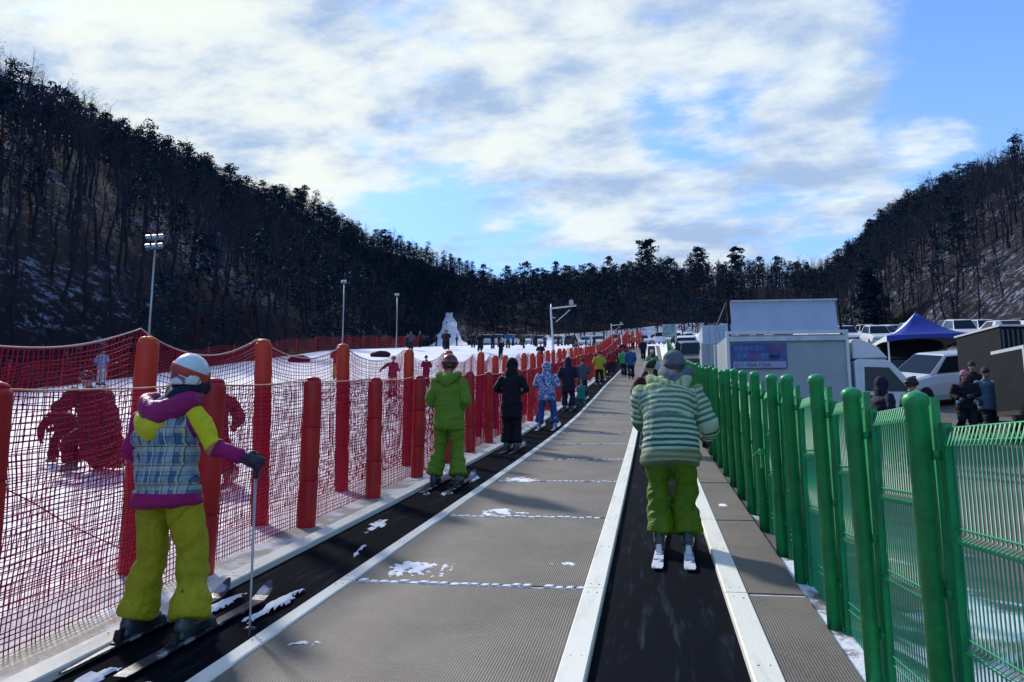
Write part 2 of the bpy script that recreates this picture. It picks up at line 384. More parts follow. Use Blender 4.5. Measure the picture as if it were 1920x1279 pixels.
def conveyor(name, xl, xr, wl, wr, label):
    e = empty(name, (0,0,0), 0, label, 'conveyor', 'ski conveyor belts')
    b = MB(); slab(b, xl+.004, xr-.004, Y0, Y1, 0, .05, n=110); b.build('belt', M_belt, e)
    for x0, x1 in ((xl-wl, xl), (xr, xr+wr)):
        r = MB()
        for a, c in zip(joints[:-1], joints[1:]):
            a += random.uniform(-.006, .006)
            # chamfered board
            n = 2; Y = np.linspace(a+.012, c, n+1); vs = []; prof = [(x0,-.04),(x0,.040),(x0+.008,.048),(x1-.008,.048),(x1,.040),(x1,-.04)]
            for y in Y: vs += [(px, y, float(G(y))+pz) for px, pz in prof]
            fs = []
            for i in range(n):
                for k in range(6): fs.append((i*6+k, i*6+(k+1)%6, (i+1)*6+(k+1)%6, (i+1)*6+k))
            fs += [tuple(range(5,-1,-1)), tuple(n*6+k for k in range(6))]
            r.add(vs, [f[::-1] for f in fs])
            for yy in (a+.10, (a+c)/2, c-.10):
                for sx in (.3, .7):
                    xx = x0+(x1-x0)*sx; g = float(G(yy))+.0485
                    if yy < 16: r.lathe([(.006, 0), (.006, .0015)], 8, (xx, yy+random.uniform(-.02,.02), g), 1)
        r.build('edge_board', [M_rail, M_dark], e)
    return e
conveyor('ski_conveyor', -3.0, -2.25, .165, .112, 'black conveyor belt on the left carrying a line of skiers uphill')
conveyor('ski_conveyor', -.35, .43, .142, .145, 'black conveyor belt on the right under the skier in the striped jacket')
# concrete strip with slush beside the left belt
M_slush = mat('slushy_concrete', (.30,.28,.25), .6, (.66,.68,.74), 2.2, 1.0, .3, 20, lo=.44, hi=.58)
sb = MB(); slab(sb, -3.56, -3.168, Y0, Y1, .012, .05, n=110); o = sb.build('kerb_strip', M_slush); o['kind'] = 'structure'
# ------------------------------------------------------------------ padded red posts
def padded_post(h, r, cap_m, seed):
    random.seed(seed)
    pad = MB(); prof = []; n = 18
    zs = [0, .02, h*.16, h*.30, h*.318, h*.332, h*.5, h*.66, h*.675, h*.69, h*.85, h*.97, h-.03, h-.012, h]
    rs = [r*.93, r*.98, r*1.02, r*.99, r*.93, r*.99, r*1.03, r*1.0, r*.94, r*.99, r*.99, r*.97, r*.96, r*.90, r*.72]
    pad.lathe(list(zip(rs, zs)), n)
    V = np.array(pad.v); a = np.arctan2(V[:,1], V[:,0]); k = 1+.035*np.sin(3*a+V[:,2]*4+seed)+.02*np.sin(7*a-V[:,2]*9+seed*2)
    V[:,0] *= k; V[:,1] *= k; pad.v = [tuple(v) for v in V]
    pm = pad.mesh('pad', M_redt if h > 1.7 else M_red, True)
    cp = MB(); cp.lathe([(r*.80, h-.004), (r*.82, h+.010), (r*.66, h+.026), (r*.3, h+.036), (.001, h+.038)], n); cm = cp.mesh('cap', cap_m, True)
    st = MB(); 
    z = 0; st.lathe([(r*1.0, z-.008), (r*1.045, z-.006), (r*1.045, z+.006), (r*1.0, z+.008)], n)
    sm = st.mesh('strap', M_net, True)
    return pm, cm, sm, h
def put_post(meshes, x, y, z, tilt, rz, label, group, sc=1.0):
    e = empty('padded_post', (x, y, z), rz, label, 'padded post', group); e.rotation_euler = (tilt[0], tilt[1], rz); e.scale = (1, 1, sc)
    link_mesh('pad', meshes[0], e); link_mesh('cap', meshes[1], e)
    if y < 24:
        for q in (.325, .68): link_mesh('strap', meshes[2], e, (0, 0, meshes[3]*q))
short_v = [padded_post(1.50, .092, M_red, s) for s in (1, 2, 3)]
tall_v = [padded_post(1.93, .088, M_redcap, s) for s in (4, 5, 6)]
ORD = ['nearest','second','third','fourth','fifth','sixth','seventh','eighth','ninth','tenth','eleventh','twelfth','thirteenth','fourteenth','fifteenth','sixteenth','seventeenth','eighteenth','nineteenth','twentieth']
ysh = [3.40, 5.35]+[7.14, 8.86, 10.6, 12.25, 13.9, 15.6, 17.4, 19.1, 20.9]
while ysh[-1] < 78: ysh.append(ysh[-1]+1.72+random.uniform(-.1, .1))
for i, y in enumerate(ysh):
    random.seed(100+i)
    lab = (ORD[i]+' short red padded post beside the left belt from the camera') if i < 16 else 'short red padded post far up beside the left belt'
    j = 0.02 if i < 12 else .07
    put_post(short_v[i % 3], -3.42+random.uniform(-j, j), y, float(G(y))-.02, (random.uniform(-.012,.012), random.uniform(-.02,.02)), random.uniform(0, 6), lab, 'short red padded posts along the left belt', 1.0 if i < 3 else random.uniform(.97, 1.03))
ytl = [3.05, 5.38, 7.24, 9.42, 12.0, 14.4, 17.0, 18.9, 20.4, 23.2]
tl = [(0,0), (-.0,-.05), (0.01,-.035), (.02,-.03), (0,.0)]
while ytl[-1] < 78: ytl.append(ytl[-1]+2.1+random.uniform(-.3, .3))
for i, y in enumerate(ytl):
    random.seed(200+i)
    lab = (ORD[i]+' tall red padded post in the back row from the camera') if i < 12 else 'tall red padded post far up in the back row'
    t = tl[i] if i < len(tl) else (random.uniform(-.03,.03), random.uniform(-.04,.04))
    put_post(tall_v[i % 3], -4.02+random.uniform(-.04,.04), y, float(G(y))-.05, (t[0], -t[1]*.6), random.uniform(0, 6), lab, 'tall red padded posts in the back row', random.uniform(.98, 1.04))
# posts that close off the head of the conveyor
for i in range(15):
    random.seed(300+i); t = i/14
    x = -3.3+t*2.4+random.uniform(-.1,.1); y = 78+t*13+random.uniform(-.5,.5)
    put_post(tall_v[i % 3], x-.1, y, float(G(y))-.02, (random.uniform(-.08,.08), random.uniform(-.08,.08)), random.uniform(0,6), 'tall red padded post bunched at the head of the left conveyor', 'red padded posts at the conveyor head', random.uniform(.9, 1.15))

# ------------------------------------------------------------------ nets
def strands(paths, r, n=3):
    """many thin tubes at once: paths is a list of (k,3) arrays"""
    Vs = []; Fs = []; off = 0
    for P in paths:
        P = np.asarray(P); k = len(P)
        T = np.gradient(P, axis=0); T /= np.linalg.norm(T, axis=1)[:, None]+1e-9
        ref = np.array([1., .13, .07]); A = np.cross(T, ref); A /= np.linalg.norm(A, axis=1)[:, None]+1e-9; B = np.cross(T, A)
        rg = np.stack([P + r*(math.cos(2*math.pi*j/n)*A + math.sin(2*math.pi*j/n)*B) for j in range(n)], 1)
        Vs.append(rg.reshape(-1, 3)); idx = off+np.arange(k*n).reshape(k, n)
        for j in range(n):
            Fs.append(np.stack([idx[:-1, j], idx[:-1, (j+1) % n], idx[1:, (j+1) % n], idx[1:, j]], -1))
        off += k*n
    return np.concatenate(Vs), np.concatenate(Fs)
def net(name, X0, posts, hfun, zones, m, label, seed, bulge=.05, belly=.0):
    def surf(u, t):
        u = np.asarray(u, float); t = np.asarray(t, float)+0*u
        h = hfun(u)
        P = np.stack([u, t*3, 0*u], -1)
        du = pnoise(P, 1.3, seed)*.035 + pnoise(P, 3.9, seed+1)*.010
        dx = pnoise(P, .9, seed+2)*bulge + pnoise(P, 3.1, seed+4)*bulge*.3
        dh = pnoise(P, 1.7, seed+3)*.02*(1-t)*t*4 
        x = X0(u)+dx*(.3+.7*np.sin(np.clip(t,0,1)*math.pi)) - belly*(1-t)**2
        y = u+du
        z = G(u)+.0 + h*t + dh
        return np.stack([x, y, z], -1)
    V = []; F = []; off = 0
    for y0, y1, cell, r in zones:
        paths = []
        H = 2.0; nt = 13
        for u in np.arange(y0, y1, cell): paths.append(surf(np.full(nt, u+random.uniform(-.22,.22)*cell), np.linspace(0, 1, nt)))
        k = int(round(float(np.mean(hfun(np.array([y0, y1]))))/cell))
        uu = np.arange(y0, y1+cell, max(cell, .07))
        for j in range(k+1): paths.append(surf(uu, np.clip(j/k+(0 if j in (0, k) else random.uniform(-.2,.2)/k)+pnoise(np.stack([uu, 0*uu+j*3.7, 0*uu], -1), 2.3, 5)*.22/k*(0 < j < k), 0, 1)))
        v, f = strands(paths, r); V.append(v); F.append(f+off); off += len(v)
    o = link_mesh(name, np_mesh(name, np.concatenate(V), np.concatenate(F), m)); tag(o, label, 'net'); return o
def sagfun(posts, top, sag, ends=0.0):
    P = np.array(sorted(posts))
    def f(u):
        u = np.asarray(u, float); i = np.clip(np.searchsorted(P, u)-1, 0, len(P)-2); a = P[i]; b = P[i+1]; t = np.clip((u-a)/(b-a), 0, 1)
        return top - sag*4*t*(1-t)
    return f
hin = sagfun([1.9]+ysh, 1.47, .03); hout = sagfun([.9]+ytl, 1.93, .20)
net('inner_net', lambda u: -3.525+0*u, ysh, hin, [(1.6, 20, .036, .0041), (20, 32, .07, .0055), (32, 78, .15, .009)], M_net, 'dark red safety net strung along the short padded posts', 1, .035, .0)
net('outer_net', lambda u: -4.13+0*u, ytl, hout, [(2.2, 20, .043, .0038), (20, 32, .085, .0055), (32, 78, .17, .009)], M_net, 'dark red safety net sagging between the tall padded posts', 2, .09, .06)
def rope(name, X, posts, hf, r, m, label, extra=.012):
    u = np.arange(1.6, 78, .09); P = np.stack([np.full(len(u), X), u, G(u)+hf(u)+extra+pnoise(np.stack([u,0*u,0*u],-1), 1.5, 3)*.008], -1)
    v, f = strands([P], r, 6); o = link_mesh(name, np_mesh(name, v, f, m, True)); tag(o, label, 'rope')
rope('net_rope', -3.50, ysh, hin, .006, M_rope, 'thin orange rope along the top edge of the lower net')
rope('net_rope', -4.11, ytl, hout, .006, M_rope_w, 'pale sagging rope along the top edge of the taller net', .01)
# slack diagonal guy line in the near net
gl = MB(); gl.tube([(-3.60+.02*math.sin(k), 3.6+ (5.2-3.6)*k/12, float(G(3.6+(5.2-3.6)*k/12))+.95-.90*k/12) for k in range(13)], .004, 5); tag(gl.build('guy_line', M_net, smooth=True), 'slack dark red guy line slanting down across the nearest net', 'rope')

# far boundary net on the left edge of the slope
def far_fence(pts, h, name, label):
    e = empty(name, (pts[0][0], pts[0][1], gz(*pts[0])), 0, label, 'fence')
    L = e.location; P = np.array(pts, float); d = np.r_[0, np.cumsum(np.hypot(*np.diff(P, axis=0).T))]
    s = np.arange(0, d[-1], .28); X = np.interp(s, d, P[:,0]); Y = np.interp(s, d, P[:,1]); Z = terrain(X, Y)
    paths = []
    for t in np.linspace(0, 1, 8): paths.append(np.stack([X-L[0], Y-L[1], Z-L[2]+.05+h*t*(1+.08*np.sin(s*1.3))], -1))
    for i in range(len(s)): paths.append(np.array([[X[i]-L[0], Y[i]-L[1], Z[i]-L[2]+.05+h*t*(1+.08*math.sin(s[i]*1.3))] for t in (0, 1)]))
    v, f = strands(paths, .016); o = link_mesh('netting', np_mesh('netting', v, f, M_net_far), e)
    for ss in np.arange(0, d[-1], 3.0):
        x = np.interp(ss, d, P[:,0]); y = np.interp(ss, d, P[:,1]); g = gz(x, y)
        b = MB(); b.tube([(x-L[0], y-L[1], g-L[2]-.1), (x-L[0], y-L[1], g-L[2]+h*1.15)], .045, 8); b.build('stake', M_red, e)
far_fence([(-26.5, 18), (-27, 34), (-27.5, 52), (-26.5, 70), (-27, 84)], 1.15, 'boundary_net_fence', 'long low red net fence at the foot of the wooded hill left of the slope')

# ------------------------------------------------------------------ green fence
yg = [2.02, 3.02, 3.92, 4.70, 5.68, 6.46, 7.40, 8.30]
while yg[-1] < 44: yg.append(yg[-1]+.88+random.uniform(-.04,.04))
hg = [1.43, 1.41, 1.405, 1.47, 1.465, 1.465, 1.485, 1.49]+[1.47+random.uniform(-.02,.03) for _ in yg]
pg = MB(); R0 = .041
pg.lathe([(R0, -.5), (R0, 1.385), (R0*1.10, 1.387), (R0*1.15, 1.406), (R0*1.13, 1.418), (R0*.92, 1.431), (R0*.50, 1.440), (.001, 1.445)], 20)
pgm = pg.mesh('post_tube', M_green, True)
br = MB()
z = 0; br.box((.046, -.02, z), (.03, .05, .035))
brm = br.mesh('bracket', M_green, True)
XG = .985
for i, y in enumerate(yg):
    random.seed(400+i)
    lab = (ORD[i]+' green fence post on the right, counted from the camera') if i < 14 else 'green fence post far along the row on the right'
    e = empty('fence_post', (XG, y, float(GS(y))), 0, lab, 'fence post', 'green fence posts'); e.scale = (1, 1, hg[i]/1.445); e.rotation_euler = (random.uniform(-.01,.01), R_(-.8)+random.uniform(-.006,.006), 0)
    link_mesh('post_tube', pgm, e)
    if i < 10:
        for z in (.25, .7, 1.2): link_mesh('bracket', brm, e, (0, 0, z))
# wire panels: each is one thing; vertical wires, doubled horizontal wires, folded top edge and an end channel
for i in range(len(yg)-1):
    ya_, yb_ = yg[i]+.055, yg[i+1]-.055; L = yb_-ya_; g = float(GS((ya_+yb_)/2)); random.seed(500+i)
    lab = ('green wire mesh panel between the '+ORD[i]+' and '+ORD[i+1]+' fence posts') if i < 13 else 'green wire mesh panel far along the fence'
    e = empty('mesh_panel', (XG+.055, (ya_+yb_)/2, g), 0, lab, 'fence panel', 'green wire mesh panels')
    top = 1.32; x = 0.0
    sp = .031 if i < 9 else .075; r = .0034 if i < 9 else .007
    paths = []
    n = int(L/sp)
    zl = [top, top-.045, .97, .93, .60, .56, .22, .18, -.05]
    for k in range(n+1):
        yy = -L/2+L*k/n
        paths.append(np.array([(x-.02, yy, top-.065), (x, yy, top), (x+.012, yy, top-.03), (x+.012, yy, .95), (x-.016, yy, .93), (x+.012, yy, .91), (x+.012, yy, .58), (x-.016, yy, .56), (x+.012, yy, .54), (x+.012, yy, -.22)]))
    for z in zl: paths.append(np.array([(x, -L/2-.02, z), (x, L/2+.02, z)]))
    v, f = strands(paths, r, 4); link_mesh('wire_mesh', np_mesh('wire_mesh', v, f, M_greenw), e)
    if i < 14:
        for sg in (-1, 1): c = MB(); c.box((.0, sg*(L/2+.004), .56), (.03, .055, 1.56)); c.build('end_channel', M_green, e)
lt = MB(); lt.box((XG-.06, 6.90, float(GS(6.9))+.78), (.035, .14, .045)); lt.tube([(XG-.08, 6.84, float(GS(6.9))+.78), (XG-.12, 6.84, float(GS(6.9))+.76), (XG-.12, 6.95, float(GS(6.9))+.74)], .010, 6); lt.box((XG-.06, 6.90, float(GS(6.9))+.70), (.02, .05, .12))
tag(lt.build('gate_latch', M_green), 'small green latch fixed halfway up the green fence', 'latch')
# ------------------------------------------------------------------ trees
M_bark = mat('dark_bark', (.024,.025,.036), .9, (.012,.016,.026), 3, .8, spec=.1)
M_bark_r = mat('reddish_pine_bark', (.05,.030,.030), .9, spec=.1)
M_twig = mat('bare_twigs', (.032,.034,.058), .9, (.016,.025,.046), .08, 1, spec=.1)
M_needle = mat('pine_needles', (.007,.032,.054), .85, (.004,.016,.034), .5, 1, spec=.08)  # blue in needles, twigs and dark bark stands in for distance haze
def tri_tube(V, F, p0, p1, r0, r1, n=3):
    p0 = np.array(p0, float); p1 = np.array(p1, float); t = p1-p0; L = np.linalg.norm(t)+1e-9; t /= L
    a = np.cross(t, [.3,.9,.2]); a /= np.linalg.norm(a)+1e-9; b = np.cross(t, a); o = len(V)
    for p, r in ((p0, r0), (p1, r1)):
        for k in range(n): V.append(p + r*(math.cos(2*math.pi*k/n)*a + math.sin(2*math.pi*k/n)*b))
    for k in range(n): F.append((o+k, o+(k+1)%n, o+n+(k+1)%n, o+n+k))
def bare_tree(h, seed, dens=1.0):
    r = random.Random(seed); TV, TF, CV, CF = [], [], [], []
    p = np.array([0., 0, -.3]); rad = .016*h+.02; pts = [p]
    lean = np.array([r.uniform(-.08,.08), r.uniform(-.08,.08), 0])
    for k in range(6):
        q = p + np.array([r.uniform(-.03,.03)*h, r.uniform(-.03,.03)*h, (h+.3)/6*.98]) + lean*h/6
        tri_tube(TV, TF, p, q, rad*(1-k/6.6), rad*(1-(k+1)/6.6), 5); p = q; pts.append(p)
    pts = np.array(pts)
    nl = int(12*dens)
    for i in range(nl):
        t = .30 + .68*(i+r.random())/nl; zi = t*6; k = min(int(zi), 5); b = pts[k]+(pts[k+1]-pts[k])*(zi-k)
        az = r.uniform(0, 6.283); el = r.uniform(.45, 1.15); L = h*(.36*(1.12-t)+.07)*r.uniform(.7,1.2)
        d = np.array([math.cos(az)*math.cos(el), math.sin(az)*math.cos(el), math.sin(el)])
        c = b; rr = rad*.42*(1.15-t)
        for s in range(3):
            d = d+np.array([r.uniform(-.2,.2), r.uniform(-.2,.2), .16]); d /= np.linalg.norm(d)
            e = c+d*L/3; tri_tube(CV, CF, c, e, rr*(1-s/3.4), rr*(1-(s+1)/3.4)); 
            for w in range(2+(s > 0)):
                f = r.random(); b2 = c+(e-c)*f; dd = d+np.array([r.uniform(-.9,.9) for _ in range(3)]); dd /= np.linalg.norm(dd); dd[2] = abs(dd[2])*.6+.25
                l2 = L*r.uniform(.22,.45); e2 = b2+dd*l2; tri_tube(CV, CF, b2, e2, rr*.34, rr*.14)
                for u in range(3):
                    f2 = r.uniform(.2, 1); b3 = b2+(e2-b2)*f2; d3 = dd+np.array([r.uniform(-.8,.8) for _ in range(3)]); d3 /= np.linalg.norm(d3)
                    e3 = b3+d3*l2*r.uniform(.35,.7); o = len(CV); sd_ = np.cross(d3, [r.uniform(-1,1) for _ in range(3)]); sd_ /= np.linalg.norm(sd_)+1e-9; sd_ *= max(.008, rr*.22)
                    CV += [b3-sd_, b3+sd_, e3+sd_*.4, e3-sd_*.4]; CF.append((o, o+1, o+2, o+3))
            c = e
    return np.array(TV), np.array(TF), np.array(CV), np.array(CF)
def pine_tree(h, seed, nq=46, base=.42, wide=1.0, pads=12, umbrella=0.0):
    r = random.Random(seed); g = np.random.default_rng(seed); TV, TF, CV, CF = [], [], [], []
    p = np.array([0., 0, -.3]); rad = .017*h+.03; pts = [p]; lean = np.array([r.uniform(-.1,.1), r.uniform(-.1,.1), 0])
    for k in range(6):
        q = p + np.array([r.uniform(-.025,.025)*h, r.uniform(-.025,.025)*h, (h+.3)/6*.97]) + lean*h/6
        tri_tube(TV, TF, p, q, rad*(1-k/6.8), rad*(1-(k+1)/6.8), 6); p = q; pts.append(p)
    pts = np.array(pts); C = []
    for i in range(pads):
        t = base + (1-base)*(i+.5*r.random())/pads; zi = t*6; k = min(int(zi), 5); b = pts[k]+(pts[k+1]-pts[k])*(zi-k)
        az = i*2.4+r.uniform(-.5,.5); out = h*.24*wide*(1.15-t+umbrella*t*.45)*r.uniform(.55,1.15)
        e = b+np.array([math.cos(az)*out, math.sin(az)*out, out*r.uniform(.05,.45)]); tri_tube(TV, TF, b, e, rad*.3*(1.2-t), rad*.1)
        s = h*.115*wide*(1.25-t*.55)*r.uniform(.75,1.2); C.append((e, s))
        if r.random() < .6: C.append((b+(e-b)*.45+np.array([0,0,s*.3]), s*.8))
    C.append((pts[-1]+np.array([0,0,.0]), h*.075*wide))
    Q = []
    for c, s in C:
        n = int(nq*r.uniform(.7,1.2)); d = g.normal(size=(n,3)); d /= np.linalg.norm(d, axis=1)[:,None]; rr = g.uniform(.25,1,n)**.5
        ctr = c + d*rr[:,None]*np.array([s, s, s*.50])
        sz = h*.023*g.uniform(.6,1.5,n); a = g.normal(size=(n,3)); a[:,2] *= .6; a /= np.linalg.norm(a, axis=1)[:,None]; b = np.cross(a, g.normal(size=(n,3))); b /= np.linalg.norm(b, axis=1)[:,None]
        A = a*sz[:,None]; B = b*sz[:,None]*.45
        Q.append(np.stack([ctr-A-B*.2, ctr-A*.1-B, ctr+A*1.1, ctr-A*.1+B], 1))
    Q = np.concatenate(Q); F = np.arange(len(Q)*4).reshape(-1, 4)
    return np.array(TV), np.array(TF), Q.reshape(-1,3), F
def join_tree(t, trunk_mi, crown_mi):
    TV, TF, CV, CF = t; return np.concatenate([TV, CV]), np.concatenate([TF, CF+len(TV)]), np.r_[np.full(len(TF), trunk_mi), np.full(len(CF), crown_mi)]
TM = [M_bark, M_twig, M_bark_r, M_needle]
BARE = [bare_tree(h, s, .85) for h, s in ((7.5,1),(6.5,2),(8,3),(7,4))]
PINE = [pine_tree(h, s, 22, b, 1.45, 14) for h, s, b in ((7,11,.14),(7.6,12,.22),(6,13,.10),(7,14,.18))]
SHR = [bare_tree(h, s, 1.0) for h, s in ((3.2,5),(2.6,6))]
BJ = [join_tree(t, 0, 1) for t in BARE]; PJ = [join_tree(t, 2, 3) for t in PINE]; SJ = [join_tree(t, 1, 1) for t in SHR]
def forest(name, region, cell, pinef, label, seed, smin=.75, smax=1.25, keep=None, shrub=.3):
    g = np.random.default_rng(seed); x0, x1, y0, y1 = region
    X, Y = np.meshgrid(np.arange(x0, x1, cell), np.arange(y0, y1, cell)); X = X.ravel()+g.uniform(-.5,.5,X.size)*cell; Y = Y.ravel()+g.uniform(-.5,.5,Y.size)*cell
    ok = keep(X, Y); X, Y = X[ok], Y[ok]; Z = terrain(X, Y)-.35
    pf = pinef(X, Y); clump = pnoise(np.stack([X, Y, 0*X], -1), .07, 6)*.5
    ish = g.random(len(X)) < shrub; isp = (g.random(len(X)) < np.clip(pf+clump*.35*(pf > .02), 0, 1))
    VV, FF, MM = [], [], []; off = 0
    kind = g.integers(0, 4, len(X)); sc = g.uniform(smin, smax, len(X)); rz = g.uniform(0, 6.28, len(X))
    for p_, src in ((0, BJ), (1, PJ), (2, SJ)):
        for k in range(len(src)):
            sel = np.where((np.where(ish, 2, isp.astype(int)) == p_) & (kind % len(src) == k))[0]
            if not len(sel): continue
            V, F, M = src[k]; c, s = np.cos(rz[sel]), np.sin(rz[sel]); S = sc[sel]
            W = np.empty((len(sel), len(V), 3), np.float32)
            W[:,:,0] = (c[:,None]*V[:,0]-s[:,None]*V[:,1])*S[:,None]+X[sel][:,None]; W[:,:,1] = (s[:,None]*V[:,0]+c[:,None]*V[:,1])*S[:,None]+Y[sel][:,None]
            W[:,:,2] = V[:,2]*S[:,None]+Z[sel][:,None]
            VV.append(W.reshape(-1,3)); FF.append((F[None]+(np.arange(len(sel))*len(V))[:,None,None]).reshape(-1,4)+off); MM.append(np.tile(M, len(sel))); off += len(sel)*len(V)
    o = link_mesh(name, np_mesh(name, np.concatenate(VV), np.concatenate(FF), TM, mi=np.concatenate(MM))); tag(o, label, 'forest', kind='stuff'); return len(X)
def vis(X, Y):      # the wedge of hillside that the place shows
    return (Y > 8) & (X > -1.18*Y-12) & (X < .62*Y+16)
def notpiste(X, Y):
    c = -41.7-(Y-150)*.278; w_ = np.interp(Y, [100,150,165,180,195,214,216], [9,7.2,4.2,2.6,1.8,.9,0]); return ~((np.abs(X-c) < w_) & (Y > 120) & (Y < 216))
nL = forest('hillside_forest', (-106,-27,14,400), 2.2, lambda X, Y: np.clip(.10+.75*sst(-X, 55, 80)+.4*sst(Y,90,150), 0, .85), 'dark winter woodland of bare trees and pines covering the left hill', 21, .75, 1.2,
   keep=lambda X, Y: vis(X, Y) & (X < np.interp(Y, [0,60,100,150,214,400], [-29,-29,-34,-47,-60,-60])) & (X > np.interp(Y, [0,190,260,320,380], [-102,-102,-96,-84,-82])) & notpiste(X, Y) & ((Y+9*np.sin(X*.045+1.0) < 168)|(X<-60)), shrub=.48)
nR = forest('hillside_forest', (28,112,70,350), 2.25, lambda X, Y: .04+.10*sst(-X,-60,-40), 'purple brown leafless woodland covering the steep right hill', 22, .75, 1.2,
   keep=lambda X, Y: vis(X, Y) & (X > np.maximum(32-2*sst(Y,80,140), .235*Y-7)) & (Y > 84) & (X < 98), shrub=.5)
nF = forest('hillside_forest', (-110,90,150,330), 3.5, lambda X, Y: .85-.7*np.exp(-((X-34)/20.)**2), 'dark pine wood filling the low hill at the head of the valley', 23, .85, 1.3,
   keep=lambda X, Y: vis(X, Y) & (Y+9*np.sin(X*.045+1.0) > 168) & notpiste(X, Y) & (Y < 285) & (X > -61), shrub=.12)
print('forest', nL, nR, nF)
# single trees that stand out
def tree_meshes(t, bm, cm, nm):
    TV, TF, CV, CF = t; return np_mesh('trunk', TV, TF, bm), np_mesh('crown', CV, CF, cm)
def put_tree(name, ms, x, y, sc, rz, label, group, dz=-.3):
    e = empty(name, (x, y, gz(x, y)+dz), rz, label, 'tree', group); e.scale = (sc, sc, sc); link_mesh('trunk', ms[0], e); link_mesh('crown', ms[1], e); return e
BM_ = [tree_meshes(bare_tree(h, s, 1.5), M_bark, M_twig, 'b') for h, s in ((10,31),(9,32),(11,33))]
PM_ = [tree_meshes(pine_tree(h, s, 44, b, 1.15, 14, u), M_bark_r, M_needle, 'p') for h, s, b, u in ((11,41,.35,.3),(10,42,.5,.7),(10,43,.3,.2))]
rr_ = random.Random(5)
for i in range(44):
    y = 150+i*3.9+rr_.uniform(-1.5,1.5); put_tree('bare_tree', BM_[i % 3], 75+rr_.uniform(-3,3), y, rr_.uniform(.6,.95), rr_.uniform(0,6), 'leafless tree standing against the sky along the ridge of the right hill', 'bare ridge trees on the right hill')
for i in range(22):
    y = 84+i*8.0+rr_.uniform(-3,3); put_tree('bare_tree', BM_[i % 3], float(np.interp(y, [0, 190, 260, 320, 380], [-95, -95, -88, -76, -74]))+rr_.uniform(-2,2), y, rr_.uniform(.55,.85), rr_.uniform(0,6), 'leafless tree standing against the sky along the ridge of the left hill', 'bare ridge trees on the left hill')
for i in range(26):
    y = 82+i*6.6+rr_.uniform(-3,3)
    if 138 < y < 160: continue
    put_tree('pine_tree', PM_[i % 3], float(np.interp(y, [0, 190, 260, 320, 380], [-95, -95, -88, -76, -74]))+rr_.uniform(-2.5,2.5), y, rr_.uniform(.5,.85), rr_.uniform(0,6), 'dark pine silhouetted among others along the ridge of the left hill', 'ridge pines on the left hill')
put_tree('pine_tree', tree_meshes(pine_tree(11, 51, 60, .45, 1.35, 16, .6), M_bark_r, M_needle, 'p'), -93.5, 149, 1.0, .4, 'tall spreading pine standing alone above the left ridge, leaning right', None)
for i, (x, y, s, lab) in enumerate(((-.5, 262, 1.75, 'tallest flat topped pine on the skyline of the far low hill'), (17, 262, 1.6, 'broad rounded pine second from left of the three rising above the far hill'), (30.5, 260, 1.55, 'slim pine rightmost of the three rising above the far hill'))):
    put_tree('pine_tree', tree_meshes(pine_tree(11, 60+i, 60, (.62,.4,.55)[i], (1.1,1.25,.8)[i], 14, .7), M_bark_r, M_needle, 'p'), x, y, s, i*1.3, lab, None)
for i in range(24):
    x = -70+i*6.2+rr_.uniform(-2,2); put_tree('pine_tree', PM_[i % 3], x, 258+rr_.uniform(-5,5), rr_.uniform(.85,1.2), rr_.uniform(0,6), 'low dark pine among many along the skyline of the far hill', 'skyline pines on the far hill')
put_tree('evergreen_tree', tree_meshes(pine_tree(11, 71, 120, .12, 1.25, 22, .0), M_bark_r, M_needle, 'p'), 31.5, 112, .95, 1.0, 'rounded black green evergreen at the foot of the right hill behind the box truck', None)
# ------------------------------------------------------------------ people
def catmull(P, n):
    P = np.asarray(P, float)
    if len(P) == 2: t = np.linspace(0, 1, n)[:, None]; return P[0]*(1-t)+P[1]*t
    Q = np.vstack([2*P[0]-P[1], P, 2*P[-1]-P[-2]]); out = []
    for u in np.linspace(0, len(P)-1-1e-6, n):
        i = int(u); t = u-i; a, b, c, d = Q[i], Q[i+1], Q[i+2], Q[i+3]
        out.append(.5*((2*b)+(-a+c)*t+(2*a-5*b+4*c-d)*t*t+(-a+3*b-3*c+d)*t**3))
    return np.array(out)
def loft(mb, pts, rad, n=14, side=None, steps=None, capk=.55):
    """closed loft; rad = list of (a,b); side = width axis"""
    k = steps or max(6, len(pts)*5)
    PR = catmull([list(p)+list(r) for p, r in zip(pts, [(r, r) if not isinstance(r, tuple) else r for r in rad])], k); P, Rr = PR[:, :3], np.maximum(PR[:, 3:], .004)
    T = np.gradient(P, axis=0); T /= np.linalg.norm(T, axis=1)[:, None]+1e-9; vs = []
    A0 = np.array(side if side is not None else (1, 0, 0.), float)
    def ring(p, t, a, b):
        A = A0-t*(A0@t)
        if np.linalg.norm(A) < .2: A = np.cross(t, (0, 1, 0)); 
        A = A/np.linalg.norm(A); B = np.cross(t, A)
        for j in range(n):
            th = 2*math.pi*j/n; vs.append(p+A*a*math.cos(th)+B*b*math.sin(th))
    e = min(Rr[0]); ring(P[0]-T[0]*e*capk, T[0], Rr[0][0]*.62, Rr[0][1]*.62)
    for p, t, (a, b) in zip(P, T, Rr): ring(p, t, a, b)
    e = min(Rr[-1]); ring(P[-1]+T[-1]*e*capk, T[-1], Rr[-1][0]*.62, Rr[-1][1]*.62)
    m = k+2; fs = []
    for i in range(m-1):
        for j in range(n): fs.append((i*n+j, i*n+(j+1)%n, (i+1)*n+(j+1)%n, (i+1)*n+j))
    fs.append(tuple(range(n-1, -1, -1))); fs.append(tuple((m-1)*n+j for j in range(n)))
    mb.add(vs, fs)
